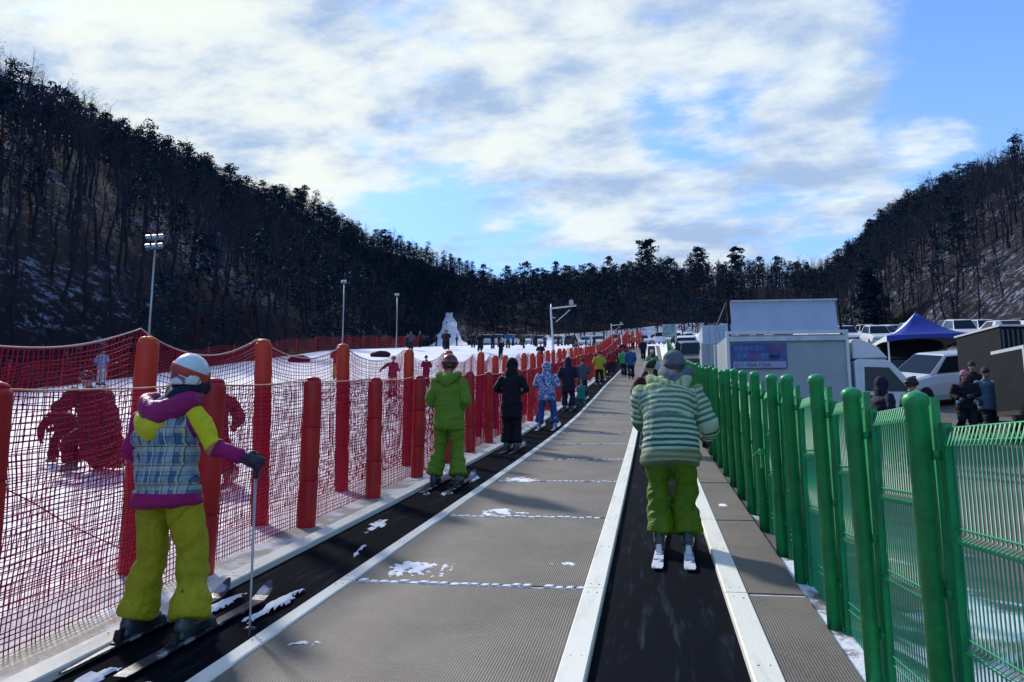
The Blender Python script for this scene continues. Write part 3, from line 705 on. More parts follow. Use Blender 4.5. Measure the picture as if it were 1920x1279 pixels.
def ell(mb, c, r, n=12, m=8, rot=None):
    vs = []; fs = []
    for i in range(1, m):
        ph = math.pi*i/m
        for j in range(n):
            th = 2*math.pi*j/n; p = Vector((r[0]*math.sin(ph)*math.cos(th), r[1]*math.sin(ph)*math.sin(th), r[2]*math.cos(ph)))
            if rot: p = rot @ p
            vs.append(Vector(c)+p)
    top = Vector((0,0,r[2])); bot = Vector((0,0,-r[2]))
    if rot: top = rot@top; bot = rot@bot
    vs += [Vector(c)+top, Vector(c)+bot]; a = len(vs)-2
    for i in range(m-2):
        for j in range(n): fs.append((i*n+j, (i+1)*n+j, (i+1)*n+(j+1)%n, i*n+(j+1)%n))
    for j in range(n): fs.append((a, j, (j+1)%n)); fs.append((a+1, (m-2)*n+(j+1)%n, (m-2)*n+j))
    mb.add(vs, fs)
_dg = None
def remesh(mb, voxel, smooth=3, name='x'):
    me = bpy.data.meshes.new('tmp'); me.from_pydata(mb.v, [], mb.f); o = bpy.data.objects.new('tmp', me); COL.objects.link(o)
    m = o.modifiers.new('r', 'REMESH'); m.mode = 'VOXEL'; m.voxel_size = voxel; m.use_smooth_shade = True
    if smooth:
        s = o.modifiers.new('s', 'SMOOTH'); s.iterations = smooth; s.factor = .5
    dg = bpy.context.evaluated_depsgraph_get(); r = bpy.data.meshes.new_from_object(o.evaluated_get(dg)); r.name = name
    bpy.data.objects.remove(o); bpy.data.meshes.remove(me); return r
def vget(me):
    V = np.empty(len(me.vertices)*3, np.float32); me.vertices.foreach_get('co', V); return V.reshape(-1, 3).astype(float)
def vset(me, V): me.vertices.foreach_set('co', np.asarray(V, np.float32).ravel()); me.update()
def nget(me):
    V = np.empty(len(me.vertices)*3, np.float32); me.vertices.foreach_get('normal', V); return V.reshape(-1, 3).astype(float)
def wrinkle(me, bones, amp, seed, zf=1.0, quilt=0):
    """fold the cloth across the bones; also writes the pattern coordinates (round, along, bone id)"""
    V = vget(me); Nn = nget(me); best = np.full(len(V), 1e9); A = np.zeros((len(V), 3)); base = 0
    for bi, (P, r) in enumerate(bones):
        P = np.asarray(P, float); acc = 0
        for i in range(len(P)-1):
            a, b = P[i], P[i+1]; L = np.linalg.norm(b-a); t = np.clip(((V-a)@(b-a))/L**2, 0, 1); q = a+t[:,None]*(b-a); d = np.linalg.norm(V-q, axis=1)/r
            s = d < best; best[s] = d[s]; ax = (b-a)/L; sx = np.cross(ax, (0, 1, 0)); sx /= np.linalg.norm(sx)+1e-9; sy = np.cross(ax, sx); rel = V-q
            A[s, 0] = np.arctan2(rel[s]@sx, rel[s]@sy)*r*1.0; A[s, 1] = acc+t[s]*L; A[s, 2] = bi; acc += L
    f = pnoise(np.stack([A[:,0]*3.0, A[:,1]*13*zf+pnoise(V, 4, seed)*.8, A[:,2]*5], -1), 1.0, seed)
    f = 1-np.abs(f)*1.6; g = pnoise(V, 7, seed+1)*.7+pnoise(V, 17, seed+2)*.4
    f2 = pnoise(np.stack([A[:,0]*5, A[:,1]*26*zf+A[:,0]*6, A[:,2]*3], -1), 1.0, seed+4)
    V = V+Nn*((f*.8+g*.8+(1-np.abs(f2)*2)*.35)*amp)[:, None]; vset(me, V)
    if quilt:
        tr_ = A[:,2] == 0; ph = np.abs(((A[:,1]/quilt) % 1.0)-.5); V = vget(me); V -= Nn*(np.exp(-((.5-ph)*quilt/.009)**2)*.010*tr_)[:,None]; V += Nn*((np.cos(ph*math.pi)**.5)*.006*tr_)[:,None]; vset(me, V)
    at = me.attributes.new('pat', 'FLOAT_VECTOR', 'POINT'); at.data.foreach_set('vector', np.asarray(np.stack([A[:,0], A[:,1], A[:,2]], -1), np.float32).ravel())
DEF = dict(pel=(0,0,.93), waist=(0,0,1.10), chest=(0,.01,1.30), neck=(0,.0,1.46), head=(0,.04,1.615),
  shL=(-.185,0,1.41), elL=(-.27,-.03,1.15), haL=(-.23,.17,1.02), shR=(.185,0,1.41), elR=(.27,-.03,1.15), haR=(.23,.17,1.02),
  hiL=(-.095,0,.90), knL=(-.125,.05,.50), anL=(-.13,-.02,.13), hiR=(.095,0,.90), knR=(.125,.05,.50), anR=(.13,-.02,.13))
def pm(name, kind, cols, rough=.8, bump=.75):
    """cloth with a woven or printed pattern laid along the garment"""
    if name in MATS: return MATS[name]
    m = bpy.data.materials.new(name); m.use_nodes = True; T, b = nodes_of(m); b.inputs['Roughness'].default_value = rough; b.inputs['Specular IOR Level'].default_value = .25
    at = T.nodes.new('ShaderNodeAttribute'); at.attribute_name = 'pat'; sp = T.nodes.new('ShaderNodeSeparateXYZ'); T.links.new(at.outputs['Vector'], sp.inputs[0])
    co = T.nodes.new('ShaderNodeTexCoord'); so = T.nodes.new('ShaderNodeSeparateXYZ'); T.links.new(co.outputs['Object'], so.inputs[0]); OV = co.outputs['Object']
    x, y, z = sp.outputs[0], sp.outputs[1], sp.outputs[2]
    M = lambda op, a, bb=None, c=None: mth(op, a, bb, c, tree=T)
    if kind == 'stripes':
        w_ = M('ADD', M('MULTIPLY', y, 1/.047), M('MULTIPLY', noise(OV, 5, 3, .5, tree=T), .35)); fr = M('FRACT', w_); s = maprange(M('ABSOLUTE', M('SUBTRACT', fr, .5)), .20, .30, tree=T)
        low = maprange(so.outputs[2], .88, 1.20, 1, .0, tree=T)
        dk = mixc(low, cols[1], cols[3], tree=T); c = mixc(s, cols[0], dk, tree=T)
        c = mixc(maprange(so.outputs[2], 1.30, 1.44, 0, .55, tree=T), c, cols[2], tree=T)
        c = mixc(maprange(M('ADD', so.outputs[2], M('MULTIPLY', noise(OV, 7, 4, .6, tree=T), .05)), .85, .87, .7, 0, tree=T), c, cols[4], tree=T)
    elif kind == 'plaid':
        def band(v, p, wd, ph=0): return maprange(M('ABSOLUTE', M('SUBTRACT', M('FRACT', M('ADD', M('MULTIPLY', v, 1/p), ph)), .5)), .5-wd, .5-wd+.05, tree=T)
        c = mixc(maprange(noise(OV, 9, 3, .6, tree=T), .4, .6, tree=T), cols[0], cols[1], tree=T)
        c = mixc(M('MULTIPLY', band(so.outputs[0], .075, .17), .75), c, cols[2], tree=T)
        c = mixc(M('MULTIPLY', band(so.outputs[2], .115, .22), .6), c, cols[3], tree=T)
        c = mixc(M('MULTIPLY', band(so.outputs[0], .0375, .075, .3), .9), c, cols[4], tree=T)
        c = mixc(M('MULTIPLY', band(so.outputs[0], .075, .06, .75), .8), c, cols[5], tree=T)
        c = mixc(M('MULTIPLY', band(so.outputs[2], .058, .06), .85), c, cols[4], tree=T)
        hem = maprange(so.outputs[2], cols[8][0], cols[8][0]+.008, 1, 0, tree=T); c = mixc(hem, c, cols[6], tree=T)
        slv = maprange(z, .4, .6, tree=T); c = mixc(slv, c, cols[6], tree=T)
        # yellow yoke over the outer shoulder and upper arm
        yo = M('MULTIPLY', M('MULTIPLY', slv, maprange(y, .26, .275, 1, 0, tree=T)), maprange(M('ADD', so.outputs[0], M('MULTIPLY', so.outputs[2], .55)), .840, .850, tree=T))
        ys = M('MULTIPLY', maprange(so.outputs[2], cols[8][1], cols[8][1]+.01, tree=T), 1.0)
        c = mixc(M('MAXIMUM', yo, ys), c, cols[7], tree=T)
    elif kind == 'dots':
        u = M('MULTIPLY', M('ADD', so.outputs[0], so.outputs[2]), 1/.034); v = M('MULTIPLY', M('SUBTRACT', so.outputs[0], so.outputs[2]), 1/.034)
        a1 = M('ABSOLUTE', M('SUBTRACT', M('FRACT', u), .5)); a2 = M('ABSOLUTE', M('SUBTRACT', M('FRACT', v), .5))
        s = maprange(M('MAXIMUM', a1, a2), .24, .36, tree=T); c = mixc(s, cols[0], cols[1], tree=T)
    elif kind == 'camo':
        s = maprange(noise(OV, 16, 2, .5, 1.2, tree=T), .47, .53, tree=T); c = mixc(s, cols[0], cols[1], tree=T)
        s2 = maprange(noise(OV, 24, 1, .5, .8, tree=T), .60, .64, tree=T); c = mixc(s2, c, cols[2], tree=T)
    else:
        c = mixc(maprange(noise(OV, 6, 5, .6, tree=T), .3, .7, tree=T), cols[0], cols[1] if len(cols) > 1 else tuple(v*.75 for v in cols[0]), tree=T)
    T.links.new(c, b.inputs['Base Color'])
    bn = T.nodes.new('ShaderNodeBump'); bn.inputs['Strength'].default_value = bump; bn.inputs['Distance'].default_value = .012
    T.links.new(M('ADD', noise(OV, 30, 5, .65, .4, tree=T), M('MULTIPLY', noise(OV, 9, 4, .6, 1.5, tree=T), 2.2)), bn.inputs['Height']); T.links.new(bn.outputs[0], b.inputs['Normal'])
    MATS[name] = m; return m
def plain(name, c, rough=.75): return pm(name, 'plain', [c], rough)
M_skin = mat('skin', (.42,.24,.17), .55)
M_hair = mat('dark_hair', (.012,.010,.012), .55)
M_glove = mat('black_glove', (.012,.014,.03), .65, (.03,.034,.06), 20, 1, .3, 60)
M_boot = mat('dark_boot_shell', (.02,.035,.045), .3, (.05,.09,.10), 5, .8)
M_bootw = mat('pale_boot_shell', (.42,.50,.55), .35, (.10,.13,.16), 5, .9, lo=.45, hi=.55)
M_eye = mat('dark_eye', (.01,.01,.01), .2)
M_black = mat('black_plastic', (.012,.013,.018), .4)

# --- shared pieces of kit
def boot_mesh(m):
    b = MB(); loft(b, [(0,-.12,.055), (0,-.04,.06), (0,.06,.055), (0,.15,.04)], [(.045,.055), (.052,.06), (.052,.05), (.042,.035)], 12, side=(1,0,0))
    loft(b, [(0,-.075,.08), (0,-.065,.15), (0,-.05,.22), (0,-.045,.25)], [(.050,.060), (.050,.056), (.054,.058), (.052,.056)], 14)
    b.box((0,-.005,.012), (.07,.31,.024))
    r = remesh(b, .011, 2, 'shell'); r.materials.append(m); return r
def buckle_mesh():
    b = MB(); b.box((.060, .01, .0), (.012, .05, .016)); b.tube([(.052,-.05,-.004), (.064,0,0), (.050,.05,.004)], .004, 5); return b.mesh('buckle', M_chrome)
BOOT = {'dark': boot_mesh(M_boot), 'pale': boot_mesh(M_bootw)}; BUCK = buckle_mesh()
def glove_mesh(mirror=1, voxel=.0065):
    """hand closed round a grip that runs along local Z through (0.035,0.055,0); forearm comes along +Y"""
    b = MB(); s = mirror
    loft(b, [(0,-.06,0), (0,-.015,0), (0,.03,0), (0,.068,0)], [(.036,.040), (.030,.036), (.026,.043), (.022,.042)], 12, side=(1,0,0))
    for k, (z, L) in enumerate(((.034,.95), (.012,1.05), (-.011,1.0), (-.033,.85))):
        loft(b, [(0*s,.060,z), (.008*s,.092*1.0,z), (.032*s,.100,z*.98), (.052*s,.084,z*.95), (.050*s,.058,z*.93)], [.0135, .0130*L, .0125*L, .0118*L, .0105*L], 8, side=(0,0,1), steps=12)
    loft(b, [(.012*s,.005,.036), (.034*s,.022,.050), (.058*s,.048,.046), (.064*s,.070,.030)], [.0155, .0150, .0135, .0115], 8, side=(0,0,1), steps=10)
    loft(b, [(0,-.085,0), (0,-.05,0)], [.046, .043], 12)
    r = remesh(b, voxel, 1, 'glove'); r.materials.append(M_glove); return r
GLOVE = {1: glove_mesh(1), -1: glove_mesh(-1)}
SKL = 1.52
def ski_meshes(m, m2):
    b = MB(); n = 26; vs = []; ys_ = np.linspace(-.62, .90, n)
    for y in ys_:
        t = (y+.62)/1.52; wdt = .034+.020*(abs(t-.42)/.58)**1.6
        if t > .93: wdt *= max(.15, 1-((t-.93)/.07)**2*.8)
        if t < .03: wdt *= .8
        z = .012+.03*max(0, (t-.86)/.14)**1.8*3.2+.005*math.sin(math.pi*t); th = .006+.010*math.sin(math.pi*min(1, t*1.02))
        vs += [(-wdt, y, z-th/2), (wdt, y, z-th/2), (wdt, y, z+th/2), (-wdt, y, z+th/2)]
    fs = []
    for i in range(n-1):
        a = 4*i; c = a+4; fs += [(a+3,a+2,c+2,c+3), (a+1,a,c,c+1), (a,a+3,c+3,c), (a+2,a+1,c+1,c+2)]
    fs += [(0,1,2,3), (4*n-1,4*n-2,4*n-3,4*n-4)]; b.add(vs, fs); pl = b.mesh('plank', m)
    t_ = MB(); t_.box((0,.175,.045), (.055,.06,.045), taper=.7); t_.box((0,.14,.026), (.05,.10,.016)); toe = t_.mesh('toe_piece', m2)
    h_ = MB(); h_.box((0,-.165,.050), (.05,.06,.065), taper=.75, rx=-.15); h_.box((0,-.17,.024), (.05,.12,.014)); h_.box((0,-.135,.075), (.035,.03,.02)); heel = h_.mesh('heel_piece', m2)
    return pl, toe, heel
M_skiw = mat('pale_ski', (.62,.66,.74), .35, (.05,.06,.10), 9, .9, lo=.55, hi=.6)
M_skid = mat('dark_ski', (.03,.035,.06), .3, (.45,.5,.6), 6, .8, lo=.55, hi=.62)
SKI = {'pale': ski_meshes(M_skiw, M_white), 'dark': ski_meshes(M_skid, M_black)}
def slope_at(x, y, dy=.3): return math.atan2(gz(x, y+dy)-gz(x, y-dy), 2*dy)
def put_ski(x, y, z, rz, kind, label, sc=1.0):
    e = empty('ski', (x, y, z), 0, label, 'ski', 'skis worn by people'); e.rotation_euler = (slope_at(x, y), 0, rz); e.scale = (1, sc, 1)
    for nme, me in zip(('plank', 'toe_piece', 'heel_piece'), SKI[kind]): link_mesh(nme, me, e)
    return e
def put_pole(p0, p1, label):
    """p0 = ground tip, p1 = top of grip"""
    p0, p1 = Vector(p0), Vector(p1); L = (p1-p0).length
    e = empty('ski_pole', p0, 0, label, 'ski pole', 'ski poles'); e.rotation_euler = (p1-p0).to_track_quat('Z', 'Y').to_euler()
    b = MB(); b.tube([(0,0,0), (0,0,.05), (0,0,L-.12)], [.003,.0065,.0085], 8); b.build('shaft', M_steel, e, smooth=True)
    b = MB(); b.lathe([(.010,L-.15), (.017,L-.14), (.013,L-.12), (.016,L-.09), (.013,L-.06), (.017,L-.02), (.014,L), (.002,L+.003)], 10); b.build('grip', M_black, e, smooth=True)
    b = MB(); b.lathe([(.008,.055), (.038,.060), (.038,.064), (.008,.075)], 12); b.build('basket', M_black, e, smooth=True)
    b = MB(); b.tube([(.012,0,L-.03), (.05,.01,L-.06), (.06,0,L-.13), (.03,-.01,L-.17), (.012,0,L-.05)], .004, 4); b.build('strap', M_black, e)
def orient(yax, zax):
    y = Vector(yax).normalized(); z = Vector(zax); z = (z-y*z.dot(y)).normalized(); x = y.cross(z); return Matrix((x, y, z)).transposed()
PCACHE = {}
def person(label, x, y, H=1.72, rz=0.0, J={}, jk=None, tr=None, hem=.80, bulk=1.0, head='helmet', hm=None, hood=None, gloves=True, boots='dark', vox=.014, amp=.010, z=None,
           skis=None, sl='', group=None, seed=1, key=None, cuff=.085, hair=0, strap=None, arm=1.0, legw=1.0, foot=True, face=False, tilt=0.0, sw=1.0, quilt=0):
    s = H/1.75; D = dict(DEF); D.update(J); D = {k: np.array(v, float) for k, v in D.items()}
    zz_ = gz(x, y) if z is None else z
    if skis: zz_ += .018
    e = empty('person', (x, y, zz_), rz, label, 'person', group)
    ck = key
    if ck and ck in PCACHE: parts = PCACHE[ck]
    else:
        parts = []
        u = (D['neck']-D['chest']); u /= np.linalg.norm(u)
        # body: one continuous figure
        b = MB()
        loft(b, [D['pel']-(0,0,.06), D['waist'], D['chest'], D['neck']-u*.05], [(.145,.10), (.125,.09), (.155,.10), (.10,.065)], 14)
        loft(b, [D['neck']-u*.07, D['neck'], D['head']], [.052, .050, .048], 10)
        hd = D['head']
        ell(b, hd+(0,.0,.005), (.072,.090,.108)); ell(b, hd+(0,.03,-.055), (.052,.055,.055)); ell(b, hd+(0,.093,-.015), (.014,.018,.022)); ell(b, hd+(0,.075,-.055), (.03,.02,.012))
        for q in (-1, 1): ell(b, hd+(.073*q,-.005,-.01), (.012,.022,.032), 8, 6)
        for q in 'LR':
            A, B_, C = D['sh'+q], D['el'+q], D['ha'+q]; loft(b, [A, (A+B_)/2, B_, (B_+C)/2, C], [.05,.046,.038,.036,.026], 10)
            A, B_, C = D['hi'+q], D['kn'+q], D['an'+q]; loft(b, [A, (A+B_)/2, B_, (B_+C)/2, C], [.078,.068,.052,.05,.036], 10)
        bm_ = remesh(b, max(vox, .016), 2, 'body'); bm_.materials.append(M_skin); parts.append(('body', bm_, None, None))
        # trousers
        b = MB(); bones = []
        loft(b, [D['pel']+(0,0,.10), D['pel'], D['pel']-(0,0,.06)], [(.150*bulk,.115), (.168*bulk,.130), (.160,.12)], 16)
        for q in 'LR':
            A, B_, C = D['hi'+q], D['kn'+q], D['an'+q]; w_ = legw
            C2 = C+(0,.015,cuff-.06)
            loft(b, [A, (A+B_)/2, B_, (B_+C2)/2, C2], [(.098*w_,.104), (.098*w_,.102), (.085*w_,.092), (.092*w_,.102), (.108*w_,.125)], 14, capk=.1)
            bones.append(([A, B_, C], .1))
        bones.append(([D['pel']+(0,0,.1), D['pel']-(0,0,.05)], .2))
        t_ = remesh(b, vox, 2, 'trousers'); wrinkle(t_, bones, amp*1.1, seed+3); t_.materials.append(tr); parts.append(('trousers', t_, None, None))
        # jacket: trunk and sleeves in one surface
        b = MB(); sp_ = D['waist']-D['pel']; low = D['pel']+sp_/np.linalg.norm(sp_)*((hem-.93))*1.0; bk = bulk
        loft(b, [low, (low+D['waist'])/2, D['waist'], D['chest'], D['neck']-u*.055, D['neck']+u*.02], [(.218*bk,.172*bk), (.208*bk,.165*bk), (.192*bk,.154*bk), (.205*bk,.150*bk), (.150*bk,.105), (.075,.07)], 20, capk=.08)
        bones = [([low, D['waist'], D['chest'], D['neck']], .19*bk)]
        for q in 'LR':
            A, B_, C = D['sh'+q], D['el'+q], D['ha'+q]; d = (C-B_)/np.linalg.norm(C-B_); C2 = C-d*.035
            loft(b, [A*.94+D['chest']*.06, (A+B_)/2, B_, (B_+C2)/2, C2], [.078*bk*arm, .076*bk*arm, .066*bk*arm, .060*bk*arm, .049*bk*arm], 14, capk=.2)
            bones.append(([A, B_, C], .075*bk))
        j_ = remesh(b, vox, 3, 'jacket'); wrinkle(j_, bones, amp, seed, quilt=quilt); j_.materials.append(jk); parts.append(('jacket', j_, None, None))
        if hood:
            for hn, hmt, dx, sc_ in hood:
                b = MB(); n_ = D['neck']+np.array(dx)
                loft(b, [n_+(-.13*sc_,.05,.045), n_+(-.125*sc_,-.06,.015), n_+(-.055*sc_,-.125,-.045), n_+(.0,-.145,-.065), n_+(.055*sc_,-.125,-.045), n_+(.125*sc_,-.06,.015), n_+(.13*sc_,.05,.045)],
                     [(.04,.035), (.055,.045), (.070,.052), (.080,.055), (.070,.052), (.055,.045), (.04,.035)], 12, side=(0,0,1), steps=26)
                h_ = remesh(b, vox, 2, hn); wrinkle(h_, [([n_+(-.13,0,0), n_+(.13,0,0)], .07)], amp*.8, seed+5); h_.materials.append(hmt); parts.append((hn, h_, None, None))
        # headgear
        if head == 'helmet':
            b = MB(); ell(b, hd+(0,-.008,.035), (.108,.130,.118), 20, 14); ell(b, hd+(0,-.045,-.015), (.100,.088,.085), 16, 10)
            h_ = remesh(b, .010, 2, 'helmet'); V = vget(h_); cut = hd[2]-.055
            V[:,2] = np.maximum(V[:,2], cut); V[:,2] += np.where((V[:,1] > hd[1]+.06) & (V[:,2] < hd[2]+.04), (hd[2]+.04-V[:,2])*.95, 0); vset(h_, V); h_.materials.append(hm); parts.append(('helmet', h_, None, None))
            b = MB(); n = 26; vs = []; fs = []
            for i in range(n):
                a = 2*math.pi*i/n; k = 1.035
                for dz, kk in ((-.019, 1.0), (-.017, 1.03), (.017, 1.03), (.019, 1.0)):
                    back = max(0, -math.sin(a)); zc = .030+.012*back+tilt*math.cos(a); dz = dz*sw
                    rz_ = math.sqrt(max(.2, 1-((zc+dz-.035)/.118)**2))
                    vs.append(hd+(.108*math.cos(a)*k*kk*rz_, -.008+.130*math.sin(a)*k*kk*rz_, zc+dz))
            for i in range(n):
                for q in range(4): fs.append((i*4+q, i*4+(q+1)%4, ((i+1)%n)*4+(q+1)%4, ((i+1)%n)*4+q))
            b.add(vs, [f[::-1] for f in fs]); parts.append(('goggle_strap', b.mesh('goggle_strap', strap or M_black, True), None, None))
            b = MB(); loft(b, [hd+(-.07,.075,.012), hd+(-.035,.108,.012), hd+(.035,.108,.012), hd+(.07,.075,.012)], [(.034,.018)]*4, 10, side=(0,0,1)); parts.append(('goggles', b.mesh('goggles', M_glass, True), None, None))
        elif head == 'hood':
            b = MB(); ell(b, hd+(0,-.015,.015), (.118,.130,.150), 16, 12); loft(b, [D['neck']-u*.06, D['neck']+u*.04, hd-(0,.01,.03)], [(.14,.11), (.12,.11), (.11,.115)], 14)
            h_ = remesh(b, vox, 2, 'hood'); wrinkle(h_, [([D['neck'], hd], .12)], amp*.6, seed+7); h_.materials.append(hm or jk); parts.append(('hood', h_, None, None))
        elif head in ('beanie', 'cap'):
            b = MB(); ell(b, hd+(0,-.008,.045), (.090,.108,.095), 16, 10); loft(b, [hd+(0,-.004,.005), hd+(0,-.004,.04)], [(.092,.110), (.093,.111)], 18, capk=.0)
            if head == 'cap': loft(b, [hd+(0,.09,.03), hd+(0,.16,.022)], [(.07,.012), (.05,.008)], 12)
            h_ = remesh(b, .009, 1, 'hat'); wrinkle(h_, [([hd, hd+(0,0,.1)], .1)], amp*.5, seed+7); h_.materials.append(hm); parts.append(('hat', h_, None, None))
        if hair:
            b = MB(); ell(b, hd+(0,-.03,0), (.085,.085,.105)); loft(b, [hd+(0,-.055,0), hd+(0,-.075,-.10), hd+(0,-.085,-.10-hair)], [(.075,.05), (.08,.035), (.05,.02)], 12)
            h_ = remesh(b, .010, 1, 'hair'); wrinkle(h_, [([hd, hd-(0,0,.3)], .08)], .006, seed+9, 0.2); h_.materials.append(M_hair); parts.append(('hair', h_, None, None))
        if face:
            for q in (-1, 1): b = MB(); ell(b, hd+(.028*q,.082,.012), (.012,.008,.007), 8, 6); parts.append(('eye', b.mesh('eye', M_eye, True), None, None))
        if gloves:
            for q in 'LR':
                B_, C = D['el'+q], D['ha'+q]; f_ = C-B_; M_ = orient(f_, (0, 0, 1) if abs((f_/np.linalg.norm(f_))[2]) < .9 else (0, 1, 0)).to_4x4(); M_.translation = Vector(C); parts.append(('glove', GLOVE[-1 if q == 'R' else 1], M_, None))
        if foot:
            sl_ = .0
            for q in 'LR':
                C = D['an'+q]; M_ = Matrix.Translation((C[0], C[1]+.06, C[2]-.13+(.035 if skis else 0))); parts.append(('boot', BOOT[boots], M_, 'b'))
        if ck: PCACHE[ck] = parts
    ang = slope_at(x, y)*(1 if abs(rz) < .6 else 0)
    mp_ = {'jacket': jk, 'trousers': tr, 'hood': hm or jk, 'hat': hm, 'helmet': hm}
    for nme, me, M_, k in parts:
        o = link_mesh(nme, me, e); T = Matrix.Scale(s, 4)
        if M_ is not None: T = T @ M_
        if k == 'b' and skis: T = Matrix.Rotation(ang, 4, 'X') @ T
        o.matrix_local = T
        if nme in mp_ and mp_[nme] is not None and me.materials and me.materials[0] != mp_[nme] and ck:
            o.material_slots[0].link = 'OBJECT'; o.material_slots[0].material = mp_[nme]
        if k == 'b' and vox < .02:
            for z_ in (.10, .20): link_mesh('buckle', BUCK, o, (0, -.02 if z_ > .15 else 0, z_))
    Rz = Matrix.Rotation(rz, 3, 'Z')
    if skis:
        for q, w_ in (('L', 'left'), ('R', 'right')):
            C = Vector(D['an'+q])*s; C.z = 0; C.y += .06*s; c = Rz @ C; px_, py_ = x+c.x, y+c.y
            kd, r_ = skis
            put_ski(px_, py_, gz(px_, py_)+.012+(zz_-gz(x, y)-.018), rz+(r_ if q == 'R' else -r_), kd, ('pale' if kd == 'pale' else 'dark')+' '+w_+' ski under the '+sl, s)
    def W(p): return Vector((x, y, zz_)) + Rz @ (Vector(p)*s)
    return e, W, D
def pole_in_hand(W, D, q, tipoff, label):
    B_, C = Vector(D['el'+q]), Vector(D['ha'+q]); f_ = (C-B_).normalized(); M_ = orient(f_, (0,0,1)); g = C+M_@Vector((.030*(1 if q == 'L' else -1), .062, 0))
    top = W(g+Vector((0,0,.045))); w0 = W(g); tip = Vector((w0.x+tipoff[0], w0.y+tipoff[1], 0)); tip.z = gz(tip.x, tip.y)
    d = (w0-tip).normalized(); put_pole(tip, w0+d*.055, label)
def jump(**k): return k
# --- the cast
C_jk1 = pm('plaid_jacket_cloth', 'plaid', [(.13,.27,.38), (.28,.40,.44), (.035,.09,.22), (.46,.50,.42), (.015,.025,.09), (.60,.60,.30), (.30,.012,.13), (.62,.62,.02), (.872, 1.56)])
C_tr1 = pm('yellow_green_trouser_cloth', 'plain', [(.42,.40,.015), (.30,.30,.01)], .6)
C_mag = plain('magenta_cloth', (.30,.012,.14), .5); C_yel = plain('yellow_cloth', (.62,.60,.02), .5)
M_helm1 = mat('patterned_white_helmet', (.60,.74,.80), .3, (.22,.06,.08), 8, 1, lo=.55, hi=.58, dist=1.0)
M_helm2 = mat('black_red_helmet', (.03,.008,.012), .3, (.20,.02,.03), 12, 1, lo=.5, hi=.6)
M_strap1 = mat('red_brown_strap', (.40,.05,.03), .6); M_strap2 = mat('pink_grey_strap', (.35,.14,.16), .6, (.06,.03,.04), 30, 1)
C_navy = plain('navy_cloth', (.010,.014,.040)); C_black = plain('black_cloth', (.006,.007,.016)); C_maroon = plain('maroon_cloth', (.055,.010,.022))
e, W, D = person('person in plaid jacket with magenta sleeves, yellow-green trousers, right arm out holding a pole', -2.755, 4.06, 1.64, R_(-3), z=float(G(4.06)),
  J=dict(pel=(-.065,-.06,.92), waist=(-.08,-.06,1.10), chest=(-.09,-.07,1.29), neck=(-.055,-.05,1.44), head=(.035,-.02,1.60), shL=(-.265,-.06,1.36), shR=(.105,-.06,1.38), elL=(-.34,-.04,1.12), haL=(-.22,.16,1.10), elR=(.26,-.05,1.16), haR=(.43,.03,1.085),
         hiL=(-.155,-.05,.88), hiR=(.035,-.04,.88), knL=(-.175,.0,.50), knR=(.085,.04,.50), anL=(-.235,-.05,.13), anR=(.135,-.04,.13)),
  jk=C_jk1, tr=C_tr1, hem=.80, bulk=1.0, head='helmet', hm=M_helm1, strap=M_strap1, hood=[('hood_lining', C_yel, (-.045,-.004,-.105), .98), ('hood', C_mag, (-.01,.0,-.015), 1.2), ('neck_warmer', C_navy, (.07,.065,.06), .5)], vox=.0105, amp=.014, quilt=.125, tilt=-.045, sw=1.5, arm=.93, skis=('dark', .02), sl='person in the plaid jacket', seed=3, cuff=.06, legw=1.05)
pole_in_hand(W, D, 'R', (.0, .02), 'grey ski pole standing upright under the right glove of the plaid jacketed person')
C_grn = pm('dotted_green_cloth', 'dots', [(.018,.10,.014), (.17,.31,.03)])
JW = dict(shL=(-.20,0,1.41), shR=(.20,0,1.41), elL=(-.30,-.04,1.14), haL=(-.20,.20,1.12), elR=(.30,-.04,1.14), haR=(.20,.20,1.12))
e, W, D = person('person in dotted lime green ski suit and dark red helmet on the left belt', -2.70, 9.75, 1.76, 0, z=float(G(9.75)),
  J=dict(JW, elL=(-.25,-.04,1.12), elR=(.25,-.04,1.12), haL=(-.17,.20,1.08), haR=(.17,.20,1.08), shL=(-.175,0,1.40), shR=(.175,0,1.40), knL=(-.13,.06,.50), anL=(-.18,-.02,.13), knR=(.11,.06,.50), anR=(.14,-.02,.13), hiR=(.095,0,.9), hiL=(-.095,0,.9)), jk=C_grn, tr=C_grn, hem=.74, bulk=.96, quilt=.31, head='helmet', hm=M_helm2, strap=M_strap2, hood=[('hood', C_grn, (0,.01,-.01), 1.05)], vox=.013, amp=.016, skis=('dark', .0), sl='person in the lime green suit', seed=6, legw=1.0)
w0 = W((.02,.30,1.05)); put_pole((w0.x-.02, w0.y-.05, float(G(w0.y-.05))), w0, 'thin ski pole held upright between the legs of the lime green skier')
e, W, D = person('person all in black with hood up and both elbows out, behind the lime green skier', -2.66, 14.1, 1.76, 0, z=float(G(14.1)), J=dict(JW, elL=(-.29,-.02,1.16), elR=(.29,-.02,1.16), shL=(-.175,0,1.39), shR=(.175,0,1.39), anL=(-.09,-.02,.13), anR=(.09,-.02,.13), knL=(-.09,.04,.5), knR=(.09,.04,.5)),
  jk=C_black, tr=C_black, hem=.62, bulk=.92, head='hood', hm=C_black, vox=.016, skis=('dark', 0), sl='person all in black', seed=8, legw=1.15)
C_wb = pm('blue_white_print_cloth', 'camo', [(.42,.50,.70), (.05,.10,.32), (.012,.02,.06)]); C_blu = plain('blue_cloth', (.03,.07,.26))
